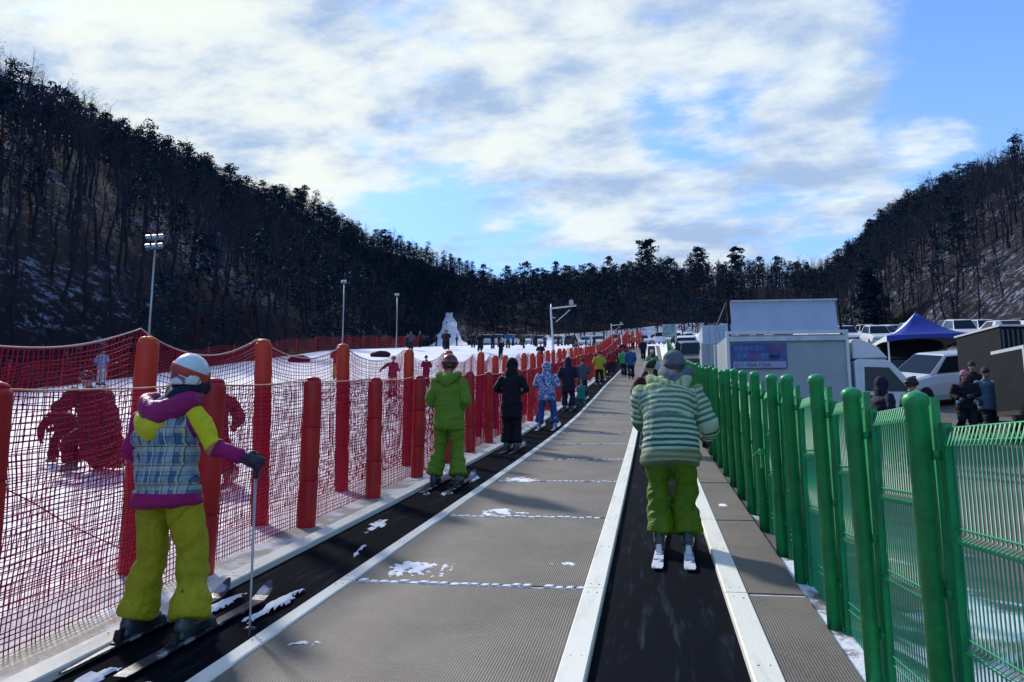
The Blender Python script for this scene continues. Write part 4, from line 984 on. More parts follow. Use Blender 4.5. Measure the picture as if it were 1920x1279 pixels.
e, W, D = person('person in blue and white printed jacket and blue trousers, legs apart on the left belt', -2.62, 18.7, 1.68, 0, z=float(G(18.7)), J=dict(JW, anL=(-.21,-.02,.13), anR=(.21,-.02,.13), knL=(-.16,.05,.5), knR=(.16,.05,.5)),
  jk=C_wb, tr=C_blu, hem=.74, bulk=1.12, head='hood', hm=C_wb, vox=.016, boots='pale', skis=('pale', 0), sl='person in the printed jacket', seed=9, legw=1.05)
e, W, D = person('person in long dark navy coat beside a child in teal on the left belt', -2.70, 24.3, 1.72, 0, z=float(G(24.3)), J=dict(JW), jk=C_navy, tr=C_navy, hem=.60, bulk=1.12, head='hood', hm=C_navy, vox=.018, skis=('dark', 0), sl='person in the long navy coat', seed=10)
C_teal = plain('teal_cloth', (.02,.20,.20))
CH = dict(pel=(0,-.05,.70), waist=(0,.0,.88), chest=(0,.06,1.10), neck=(0,.10,1.28), head=(0,.14,1.45), shL=(-.17,.08,1.22), shR=(.17,.08,1.22), elL=(-.24,.15,1.0), elR=(.24,.15,1.0), haL=(-.2,.32,.95), haR=(.2,.32,.95), hiL=(-.10,-.05,.68), hiR=(.10,-.05,.68), knL=(-.16,.14,.42), knR=(.16,.14,.42))
person('small child crouching in teal jacket just in front of the navy coat', -2.36, 25.2, 1.05, 0, z=float(G(25.2)), J=CH, jk=C_teal, tr=C_teal, hem=.66, head='beanie', hm=C_teal, vox=.022, seed=11)
C_grey = plain('grey_cloth', (.07,.08,.11)); C_ylw = plain('mustard_cloth', (.40,.38,.03)); C_red = plain('red_cloth', (.28,.02,.03)); C_orange = plain('orange_cloth', (.5,.12,.03))
C_bl2 = plain('mid_blue_cloth', (.02,.10,.24)); C_white = plain('white_cloth', (.5,.52,.56)); C_green2 = plain('bright_green_cloth', (.05,.36,.12)); C_pink = plain('pink_cloth', (.55,.16,.22)); C_skyb = plain('sky_blue_cloth', (.14,.34,.55))
M_hatw = mat('pale_hat', (.55,.56,.58), .8); M_hatd = mat('dark_hat', (.015,.016,.022), .8); M_hatp = mat('pink_knit_hat', (.50,.20,.28), .9, (.36,.12,.2), 30, 1)
belt = [(28.5,1.6,C_grey,C_navy,M_hatd,'grey jacket with a white edged dark hat','beanie'),(36.7,1.70,C_ylw,C_black,M_hatd,'mustard yellow jacket and black trousers','beanie'),(41.0,1.6,C_grey,C_ylw,M_hatd,'grey jacket and yellow trousers','beanie'),
 (44.5,1.15,C_maroon,C_maroon,M_hatd,'maroon suit, child sized','beanie'),(48.5,1.7,C_red,C_navy,M_hatd,'red jacket and navy trousers','beanie'),(54,1.7,C_navy,C_navy,M_hatd,'navy suit near the conveyor head','beanie'),(61,1.65,C_red,C_black,M_hatw,'red jacket and pale hat near the conveyor head','beanie'),(68,1.7,C_maroon,C_black,M_hatd,'maroon jacket at the top of the belt','beanie')]
KD = dict(J=JW, vox=.024, key='std', foot=True)
for i, (yy, H, a, b, c, t, hd_) in enumerate(belt):
    person('person on the left belt in '+t, -2.62+.1*math.sin(i*2.1), yy, H, .15*math.sin(i*1.7), z=float(G(yy)), jk=a, tr=b, hm=c, head='beanie', seed=20+i, skis=('dark' if i % 2 else 'pale', 0) if i < 4 else None, sl='person in '+t.split(' jacket')[0].split(' suit')[0]+' up the left belt', **KD)
# walkway
WK = dict(JW, anL=(-.08,-.14,.15), knL=(-.10,.02,.5), anR=(.09,.12,.12), knR=(.10,.10,.52), elL=(-.26,-.04,1.15), haL=(-.26,.06,.94), elR=(.26,-.04,1.15), haR=(.26,.04,.94))
person('person in mid blue jacket and dark trousers walking up the walkway', -1.15, 42, 1.84, 0, z=float(G(42))+.03, J=WK, jk=C_bl2, tr=C_navy, hm=M_hatd, head='beanie', vox=.022, hem=.72, seed=31)
person('person in bright green jacket close beside the blue jacket on the walkway', -1.62, 44.5, 1.75, .1, z=float(G(44.5))+.03, J=WK, jk=C_green2, tr=C_navy, hm=M_hatd, head='beanie', vox=.024, key='walk', seed=32)
person('tall person in dark clothes walking at the upper end of the walkway', -.70, 66, 1.95, 0, z=float(G(66))+.03, J=WK, jk=C_navy, tr=C_black, hm=M_hatd, head='beanie', vox=.024, key='walk', seed=33)
person('person in orange jacket standing among the posts at the conveyor head', -1.9, 82, 1.7, .4, z=float(G(82))+.03, J=WK, jk=C_orange, tr=C_maroon, hm=M_hatd, head='beanie', vox=.024, key='walk', seed=34)
# right belt
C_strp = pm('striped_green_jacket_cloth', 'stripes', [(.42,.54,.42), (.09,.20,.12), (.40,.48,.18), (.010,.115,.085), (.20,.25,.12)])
C_ltr = pm('leaf_green_trouser_cloth', 'plain', [(.11,.20,.006), (.06,.13,.004)], .55)
e, W, D = person('person in baggy green striped jacket and leaf green trousers hunched on the right belt', .13, 6.45, 1.74, R_(-2), z=float(G(6.45)),
  J=dict(pel=(0,-.03,.90), waist=(.0,.0,1.08), chest=(.0,.08,1.28), neck=(.02,.14,1.42), head=(.055,.21,1.555), shL=(-.205,.09,1.335), shR=(.205,.09,1.335), elL=(-.235,.18,1.08), haL=(-.15,.38,1.10), elR=(.315,.11,1.05), haR=(.33,.30,.93),
         hiL=(-.095,-.03,.86), hiR=(.095,-.03,.86), knL=(-.105,.04,.50), knR=(.115,.04,.50), anL=(-.105,-.03,.13), anR=(.125,-.03,.13)),
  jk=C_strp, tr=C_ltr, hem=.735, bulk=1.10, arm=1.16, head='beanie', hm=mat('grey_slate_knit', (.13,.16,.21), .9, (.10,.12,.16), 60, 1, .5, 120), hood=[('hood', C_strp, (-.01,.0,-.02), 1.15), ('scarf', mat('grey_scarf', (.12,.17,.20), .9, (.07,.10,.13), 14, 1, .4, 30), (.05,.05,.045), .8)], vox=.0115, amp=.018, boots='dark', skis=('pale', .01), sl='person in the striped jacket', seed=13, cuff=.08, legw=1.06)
e, W, D = person('person in dark maroon jacket just ahead of the striped jacket on the right belt', -.02, 13.6, 1.66, .1, z=float(G(13.6)), J=dict(JW, elL=(-.32,-.02,1.14), haL=(-.30,.14,.98)), jk=C_maroon, tr=C_black, hem=.74, bulk=1.08, head='beanie', hm=M_hatd, vox=.016, skis=('dark', 0), sl='person in the dark maroon jacket', seed=14)
for i, (yy, H, a, b, c, t) in enumerate([(20,1.7,C_navy,C_black,M_hatd,'navy jacket second ahead of the striped jacket'),(29,1.72,C_white,C_teal,M_hatd,'white jacket and teal trousers'),(38,1.7,C_green2,C_teal,M_hatw,'green jacket and pale hat')]):
    person('person on the right belt in '+t, .04, yy, H, .1*i, z=float(G(yy)), jk=a, tr=b, hm=c, head='beanie', seed=40+i, **KD)
# snow slope
BEND = dict(pel=(0,-.12,.86), waist=(0,-.04,1.02), chest=(0,.16,1.18), neck=(0,.32,1.27), head=(0,.44,1.36), shL=(-.20,.26,1.25), shR=(.20,.26,1.25), elL=(-.30,.36,.98), haL=(-.24,.56,.84), elR=(.30,.36,.98), haR=(.24,.56,.84), hiL=(-.11,-.12,.83), hiR=(.11,-.12,.83), knL=(-.20,.06,.47), knR=(.20,.06,.47), anL=(-.28,-.08,.13), anR=(.28,-.08,.13))
C_patch = pm('maroon_print_cloth', 'camo', [(.10,.02,.04), (.20,.06,.09), (.05,.01,.02)])
e, W, D = person('adult in bulky maroon print jacket bending forward on skis behind the plaid jacketed person', -6.3, 9.9, 1.72, R_(20), J=BEND, jk=C_patch, tr=C_maroon, hem=.72, bulk=1.25, head='beanie', hm=M_hatd, vox=.018, amp=.014, skis=('dark', .05), sl='adult bending on the snow', seed=15, legw=1.2)
put_pole((-5.72, 9.55, gz(-5.72, 9.55)), (-5.70, 9.75, gz(-5.7, 9.75)+1.0), 'ski pole stuck in the snow beside the bending adult')
KNEEL = dict(pel=(0,-.16,.62), waist=(0,-.10,.80), chest=(0,.02,1.02), neck=(0,.14,1.18), head=(0,.22,1.33), shL=(-.22,.07,1.12), shR=(.22,.07,1.12), elL=(-.33,.26,.92), haL=(-.25,.52,.90), elR=(.33,.26,.92), haR=(.22,.54,.78), hiL=(-.12,-.16,.60), hiR=(.12,-.16,.60), knL=(-.20,.22,.40), knR=(.20,.16,.12), anL=(-.20,.10,.13), anR=(.20,-.32,.16))
person('big adult in dark maroon clothes kneeling on the snow to help a bent over child', -9.25, 11.1, 2.0, R_(75), J=KNEEL, jk=C_maroon, tr=C_maroon, hem=.50, bulk=1.45, head='beanie', hm=mat('maroon_pale_flecked_hat', (.05,.01,.02), .8, (.5,.5,.55), 14, 1, lo=.6, hi=.64), vox=.02, amp=.014, seed=16, legw=1.35, arm=1.1)
person('child in maroon bending far forward in front of the kneeling adult', -10.6, 12.0, 1.30, R_(80), J=dict(BEND, chest=(0,.20,1.08), neck=(0,.36,1.08), head=(0,.50,1.10), shL=(-.20,.32,1.06), shR=(.20,.32,1.06), elL=(-.26,.44,.80), haL=(-.2,.50,.55), elR=(.26,.50,.86), haR=(.2,.70,.80)), jk=C_maroon, tr=C_maroon, hem=.70, bulk=1.3, head='beanie', hm=M_hatd, vox=.018, amp=.012, seed=17, legw=1.25)
snb = MB(); snb.add([(x_, y_, z_) for z_ in (0, .035) for x_, y_ in ((-.85,-.16), (.85,-.16), (.98,0), (.85,.16), (-.85,.16), (-.98,0))], [(0,1,2,3,4,5)[::-1], (6,7,8,9,10,11)]+[(i, (i+1)%6, 6+(i+1)%6, 6+i) for i in range(6)])
sb_ = snb.build('sled_body', C_maroon); sb_.name = 'snow_sled'; sb_.location = (-7.9, 10.9, gz(-7.9, 10.9)+.14); sb_.rotation_euler = (.1, .05, .35); tag(sb_, 'long low dark red sled lying on the snow beside the kneeling adult', 'sled'); bevel(sb_, .02)
far = [(-31*.8,30,1.75,C_skyb,C_white,'sky blue jacket at the far left of the slope'),(-15.6,35.2,1.8,C_red,C_ylw,'red jacket and yellow trousers behind the third tall post'),(-10.6,29.5,1.7,C_navy,C_white,'navy jacket with one arm stretched out on the slope'),
 (-10.7,34.5,1.5,C_black,C_black,'black clothes carrying a dark ski over one shoulder'),(-17.4,62,1.75,C_maroon,C_black,'maroon jacket below the boundary net'),(-18.4,65,1.8,C_navy,C_black,'navy jacket below the piste'),(-16.2,70,1.7,C_black,C_black,'black clothes standing below the piste'),(-15.5,72,1.7,C_navy,C_navy,'all navy clothes standing below the piste'),
 (-11.4,56,1.6,C_black,C_navy,'black jacket on the upper slope'),(-8.6,58,1.75,C_navy,C_navy,'navy suit on the upper slope above the printed jacket'),(-5.8,60,1.7,C_skyb,C_navy,'sky blue jacket on the upper slope'),(-14.0,60,1.6,C_black,C_black,'black suit on the upper middle slope'),(-7.0,70,1.7,C_grey,C_black,'grey jacket near the crest of the slope'),(-20,60,1.6,C_grey,C_navy,'grey jacket beside the boundary net')]
for i, (xx, yy, H, a, b, t) in enumerate(far):
    JJ = dict(KD)
    if i == 2: JJ = dict(J=dict(JW, elL=(-.45,.0,1.32), haL=(-.72,.02,1.18)), vox=.024)
    person('person in '+t, xx, yy, H, [0,.5,-.4,.9,0][i % 5], jk=a, tr=b, hm=M_hatd, head='beanie', seed=50+i, **JJ)
cs = empty('ski', (-9.95, 34.4, gz(-10, 34.4)+1.05), 0, 'dark ski slanting up over the shoulder of the person in black', 'ski', 'skis worn by people'); cs.rotation_euler = (0, R_(-48), R_(-90)); cs.rotation_euler = (R_(42), 0, R_(-80))
for nme, me in zip(('plank', 'toe_piece', 'heel_piece'), SKI['dark']): link_mesh(nme, me, cs)
for i in range(26):
    r_ = random.Random(900+i); yy = r_.uniform(72, 112); xx = -r_.uniform(.06, .34)*yy; c_ = r_.choice([C_black, C_navy, C_navy, C_maroon, C_grey, C_bl2])
    person('tiny distant skier standing near the crest of the snow slope', xx, yy, r_.uniform(1.5, 1.8), r_.uniform(-3, 3), jk=c_, tr=r_.choice([C_black, C_navy]), hm=M_hatd, head='beanie', seed=60+i, group='tiny distant skiers near the crest', **KD)
# car park
person('person in pink knitted hat, dark jacket and pale blue waist, walking towards the fence', 6.85, 18.2, 1.66, R_(165), J=dict(JW, elL=(-.26,.06,1.18), haL=(-.12,.22,1.12), elR=(.27,.02,1.16), haR=(.14,.2,1.05), knL=(-.10,.10,.52), anL=(-.1,.04,.13), knR=(.12,.06,.55), anR=(.14,-.34,.34)), jk=C_black, tr=C_black, hem=.82, hm=M_hatp, head='beanie', vox=.018, face=True, hair=.12, seed=71, hood=[('tied_sweater', C_skyb, (0,.14,-.50), 1.25)])
person('person in blue grey jacket and black trousers behind the pink hatted one', 7.55, 18.9, 1.68, R_(200), J=dict(WK), jk=plain('blue_grey_cloth', (.09,.16,.26)), tr=C_black, hem=.74, bulk=1.1, hm=M_hatd, head='beanie', vox=.02, face=True, seed=72)
person('person in navy hooded coat between the fence and the white truck cab', 3.98, 14.2, 1.62, R_(-60), J=WK, jk=C_navy, tr=C_black, hem=.66, bulk=1.1, head='hood', hm=C_navy, vox=.018, seed=73)
person('person in dark helmet and black jacket in front of the white truck door', 4.62, 14.7, 1.60, R_(-80), J=WK, jk=C_black, tr=C_black, hem=.72, head='helmet', hm=M_hatd, vox=.018, seed=74)
person('person in black beside the dark truck, behind the pink hatted one', 8.3, 21.5, 1.75, R_(160), J=WK, jk=C_black, tr=C_black, hem=.72, head='beanie', hm=M_hatd, vox=.024, key='walk', seed=75)

# ------------------------------------------------------------------ loose snow
def snow_patch(cx_, cy_, wx, wy, thr, name, label, hgt=.006, ang=0.0, res=.009, seed=0, top=.035, frq=14.0, sy=1.0):
    nx, ny = int(wx/res), int(wy/res); X, Y = np.meshgrid(np.linspace(-wx/2, wx/2, nx), np.linspace(-wy/2, wy/2, ny)); P = np.stack([X+cx_, (Y+cy_)*sy, 0*X+seed], -1).reshape(-1,3)
    f = (pnoise(P, frq, seed)+.6*pnoise(P, frq*2.7, seed+1)+.35*pnoise(P, frq*6, seed+2)).reshape(X.shape)
    f = f+.9+.0*X-2.3*np.sqrt((X/wx*2)**2+(Y/wy*2)**2)**1.5-thr
    hh = np.clip(f*hgt*1.4, -.002, hgt); c, s = math.cos(ang), math.sin(ang); WX = cx_+X*c-Y*s; WY = cy_+X*s+Y*c; Z = G(WY)+top+hh
    idx = np.arange(nx*ny).reshape(ny, nx); q = (f > -.03); ok = q[:-1,:-1]&q[:-1,1:]&q[1:,1:]&q[1:,:-1]
    F = np.stack([idx[:-1,:-1], idx[:-1,1:], idx[1:,1:], idx[1:,:-1]], -1)[ok]
    if not len(F): return
    u, inv = np.unique(F, return_inverse=True); V = np.stack([WX, WY, Z], -1).reshape(-1,3)[u]
    tag(link_mesh(name, np_mesh(name, V, inv.reshape(-1,4), M_snow, True)), label, 'snow', kind='stuff')
B_ = -.003
snow_patch(-1.80, 5.58, .75, .62, -.1, 'loose_snow', 'loose crumbly snow by the nearest walkway joint', seed=1)
snow_patch(-1.62, 7.98, .8, .75, .15, 'loose_snow', 'loose crumbly snow by the second walkway joint', seed=2)
snow_patch(-1.80, 10.25, .7, .6, -.1, 'loose_snow', 'loose crumbly snow by the third walkway joint', seed=3)
snow_patch(-1.90, 4.02, .32, .12, -.1, 'loose_snow', 'small sliver of snow on the nearest walkway panel', seed=4)
snow_patch(-1.75, 5.02, .5, .12, .7, 'loose_snow', 'small crumbs of snow before the nearest joint', seed=5)
snow_patch(-.75, 5.9, .4, .3, 1.05, 'loose_snow', 'few crumbs of snow beside the cream edge board', seed=6)
snow_patch(.72, 8.5, .2, .3, .3, 'loose_snow', 'small lump of snow on the right hand walkway', seed=7)
snow_patch(.74, 7.1, .2, .3, .8, 'loose_snow', 'few crumbs of snow on the right hand walkway', seed=8)
for x_, y_, wx, wy, th, l_, sd in ((-2.46,4.75,.15,1.0,-.4,'snow packed along the right ski of the plaid jacketed person',11),(-2.83,4.75,.13,.7,-.2,'snow packed along the left ski of the plaid jacketed person',12),(-2.48,3.3,.12,.8,-.2,'snow smear on the belt behind the right ski',13),(-2.80,3.35,.16,.7,-.2,'snow smear on the belt behind the left ski',14),
   (-2.52,6.3,.2,.9,.5,'thin snow streak on the belt beyond the ski tips',15),(-2.75,7.3,.3,1.4,.75,'thin snow dusting on the left belt',16),(-2.52,10.5,.14,.7,-.3,'snow on the right ski of the lime green skier',17),(-2.86,9.3,.16,.4,-.1,'snow behind the left ski of the lime green skier',18),(-2.56,9.25,.16,.4,-.1,'snow behind the right ski of the lime green skier',19)):
    snow_patch(x_, y_, wx, wy, th, 'loose_snow', l_, hgt=.022 if 'ski' in l_ else .006, seed=sd, top=.012 if 'along' in l_ else .001, sy=.45)
# ------------------------------------------------------------------ vehicles
M_carw = mat('white_car_paint', (.62,.65,.70), .25, spec=.6); M_carb = mat('black_car_paint', (.010,.012,.020), .2, spec=.7); M_cars = mat('silver_car_paint', (.30,.33,.37), .25, metallic=.4)
M_cart = mat('dark_teal_truck_paint', (.006,.012,.018), .75, (.012,.020,.026), 3, .6, spec=.15); M_light = mat('headlight_glass', (.6,.65,.7), .1, spec=.9); M_lampr = mat('red_lamp_plastic', (.4,.02,.015), .3)
M_box = mat('white_truck_box_panel', (.34,.40,.43), .5, (.28,.34,.38), 1.6, .8); M_flap = mat('pale_blue_flap_panel', (.42,.52,.70), .45, (.36,.46,.62), 2, .8)
M_grime = mat('grey_chassis', (.03,.032,.035), .8)
def wheel(parent, x, y, r, w_, ax='X'):
    t = MB(); t.lathe([(r*.62, -w_/2), (r*.93, -w_/2), (r, -w_*.36), (r, w_*.36), (r*.93, w_/2), (r*.62, w_/2)], 20, axis='X' if ax == 'X' else 'Y'); wh = empty('wheel', (x, y, r)); wh.parent = parent
    t.build('tyre', M_tyre, wh, smooth=True); q = MB(); q.lathe([(.001, -w_*.42), (r*.60, -w_*.40), (r*.64, 0), (r*.60, w_*.40), (.001, w_*.42)], 16, axis='X'); q.build('rim', M_chrome, wh)
def car_parts():
    """an estate car facing -Y (its front towards -Y)"""
    P = {}
    st = [(-2.20,.42,.62,.70),(-2.12,.28,.80,.80),(-1.6,.22,.90,.86),(-1.0,.20,1.00,.88),(0,.20,1.02,.89),(1.4,.20,1.04,.89),(2.05,.24,1.02,.87),(2.20,.36,.92,.80)]
    b = MB(); vs = []; fs = []
    for y, zb, zt, hw in st:
        vs += [(-hw*.94,y,zb),(-hw,y,zb+.18),(-hw*1.0,y,zt-.28),(-hw*.93,y,zt-.05),(-hw*.80,y,zt),(hw*.80,y,zt),(hw*.93,y,zt-.05),(hw*1.0,y,zt-.28),(hw,y,zb+.18),(hw*.94,y,zb)]
    n = 10
    for i in range(len(st)-1):
        for k in range(n): fs.append((i*n+k, i*n+(k+1)%n, (i+1)*n+(k+1)%n, (i+1)*n+k))
    fs += [tuple(range(n-1,-1,-1)), tuple((len(st)-1)*n+k for k in range(n))]; b.add(vs, fs)
    # cabin
    lo = [(-.76,-1.05,.99),(.76,-1.05,.99),(.78,2.02,1.02),(-.78,2.02,1.02)]; hi = [(-.60,-.30,1.53),(.60,-.30,1.53),(.62,1.62,1.55),(-.62,1.62,1.55)]
    b.add(lo+hi+[(-.5,-.2,1.57),(.5,-.2,1.57),(.5,1.5,1.59),(-.5,1.5,1.59)], [(0,1,5,4),(1,2,6,5),(2,3,7,6),(3,0,4,7),(4,5,9,8),(5,6,10,9),(6,7,11,10),(7,4,8,11),(8,9,10,11)])
    P['body'] = b.mesh('body', M_carw, False)
    def pane(a, b_, c, d, off):
        q = MB(); pts = [Vector(v) for v in (a, b_, c, d)]; n_ = (pts[1]-pts[0]).cross(pts[3]-pts[0]).normalized()*off; ct = sum(pts, Vector())/4
        pts = [ct+(p-ct)*.95 for p in pts]; q.add([p+n_ for p in pts]+[p-n_*.5 for p in pts], [(0,1,2,3),(7,6,5,4),(0,4,5,1),(1,5,6,2),(2,6,7,3),(3,7,4,0)]); return q
    P['windscreen'] = pane((-.76,-1.05,.99),(.76,-1.05,.99),(.60,-.30,1.53),(-.60,-.30,1.53),.012).mesh('w', M_glass)
    P['rear_window'] = pane((.78,2.02,1.02),(-.78,2.02,1.02),(-.62,1.62,1.55),(.62,1.62,1.55),.012).mesh('w', M_glass)
    P['side_window'] = [pane((.765,-.85,1.0),(.78,1.85,1.02),(.62,1.5,1.53),(.605,-.25,1.51),.012).mesh('w', M_glass), pane((-.78,1.85,1.02),(-.765,-.85,1.0),(-.605,-.25,1.51),(-.62,1.5,1.53),.012).mesh('w', M_glass)]
    h = []
    for s in (-1, 1): q = MB(); q.box((s*.60,-2.16,.68), (.30,.10,.13), rz=s*.25); h.append(q.mesh('h', M_light))
    P['headlight'] = h
    q = MB(); q.box((0,-2.19,.52), (.95,.06,.22)); P['grille'] = q.mesh('g', M_black)
    h = []
    for s in (-1, 1): q = MB(); q.box((s*.68,2.17,.80), (.2,.06,.2)); h.append(q.mesh('h', M_lampr))
    P['tail_light'] = h
    return P
CP = car_parts(); CWH = None
tw = MB(); tw.lathe([(.20,-.1),(.30,-.1),(.325,-.07),(.325,.07),(.30,.1),(.20,.1)], 18, axis='X'); TWm = tw.mesh('tyre', M_tyre, True)
tw = MB(); tw.lathe([(.001,-.085),(.19,-.08),(.21,0),(.19,.08),(.001,.085)], 14, axis='X'); TRm = tw.mesh('rim', M_chrome)
def put_car(x, y, rz, paint, label, group, sc=1.0, detail=2, z=None, hs=1.0):
    z = gz(x, y) if z is None else z
    e = empty('parked_car', (x, y, z), 0, label, 'car', group); sl = math.atan2(gz(x, y+1)-gz(x, y-1), 2.0); e.rotation_euler = (Matrix.Rotation(sl, 3, 'X') @ Matrix.Rotation(rz, 3, 'Z')).to_euler(); e.scale = (sc, sc, sc*hs)
    o = link_mesh('body', CP['body'], e); o.material_slots[0].link = 'OBJECT'; o.material_slots[0].material = paint
    if detail > 1: bevel(o, .05, 2)
    link_mesh('windscreen', CP['windscreen'], e); link_mesh('rear_window', CP['rear_window'], e)
    for m in CP['side_window']: link_mesh('side_window', m, e)
    if detail:
        for m in CP['headlight']: link_mesh('headlight', m, e)
        for m in CP['tail_light']: link_mesh('tail_light', m, e)
        link_mesh('grille', CP['grille'], e)
    for s in (-1, 1):
        for yy in (-1.35, 1.35):
            w_ = empty('wheel', (s*.80, yy, .325)); w_.parent = e; link_mesh('tyre', TWm, w_); link_mesh('rim', TRm, w_)
    return e
put_car(9.6, 28.0, R_(-62), M_carw, 'white estate car with its bonnet showing behind the white truck cab', 'cars near the white truck', 1.0, hs=1.08)
put_car(9.4, 32.5, R_(-80), M_carb, 'large black car parked under the blue canopy tent', 'cars near the white truck', 1.06, hs=1.18)
put_car(12.6, 30.2, R_(-20), M_carw, 'white car between the tent and the dark truck', 'cars near the white truck', 1.05, hs=1.2)
put_car(2.25, 43, R_(4), M_carb, 'black car standing nose to the camera left of the white truck box', 'cars left of the truck box', 1.0)
put_car(2.3, 50.5, R_(-3), M_carw, 'white car behind the black one left of the white truck box', 'cars left of the truck box', 1.0)
rc = random.Random(9); PAINT = [M_carw, M_carw, M_cars, M_carb, M_carb, M_carw]
k = 0
for row, (yy, x0, x1, st_) in enumerate(((60, 17, 30, 2.9), (68, 14, 31.5, 2.8), (77, 15, 32, 2.8), (88, 15, 30, 2.9))):
    x = x0
    while x < x1:
        put_car(x+rc.uniform(-.2,.2), yy+rc.uniform(-.6,.6)+x*.05, R_(rc.choice((0, 180))+rc.uniform(-5,5)), rc.choice(PAINT), 'car parked in the rows up the car park beyond the tent', 'cars in the upper car park rows', rc.uniform(.95,1.08), 1 if row < 2 else 0, hs=rc.uniform(.98,1.2)); x += st_
for i in range(27):
    x = -31+i*1.85*1.35+rc.uniform(-.3,.3)
    if x > 9: break
    put_car(x, 128+rc.uniform(-1,1), R_(rc.uniform(-6,6)+rc.choice((0, 180))), rc.choice(PAINT), 'car parked in the long row below the far pine wood', 'cars below the far wood', rc.uniform(.98,1.1), 0, hs=rc.uniform(1,1.2))
for i in range(14):
    x = -12+i*2.6+rc.uniform(-.3,.3); put_car(x, 137+rc.uniform(-1,1), R_(rc.uniform(-6,6)), rc.choice(PAINT), 'car parked in the second row below the far pine wood', 'cars below the far wood', rc.uniform(.98,1.1), 0, hs=rc.uniform(1,1.2))

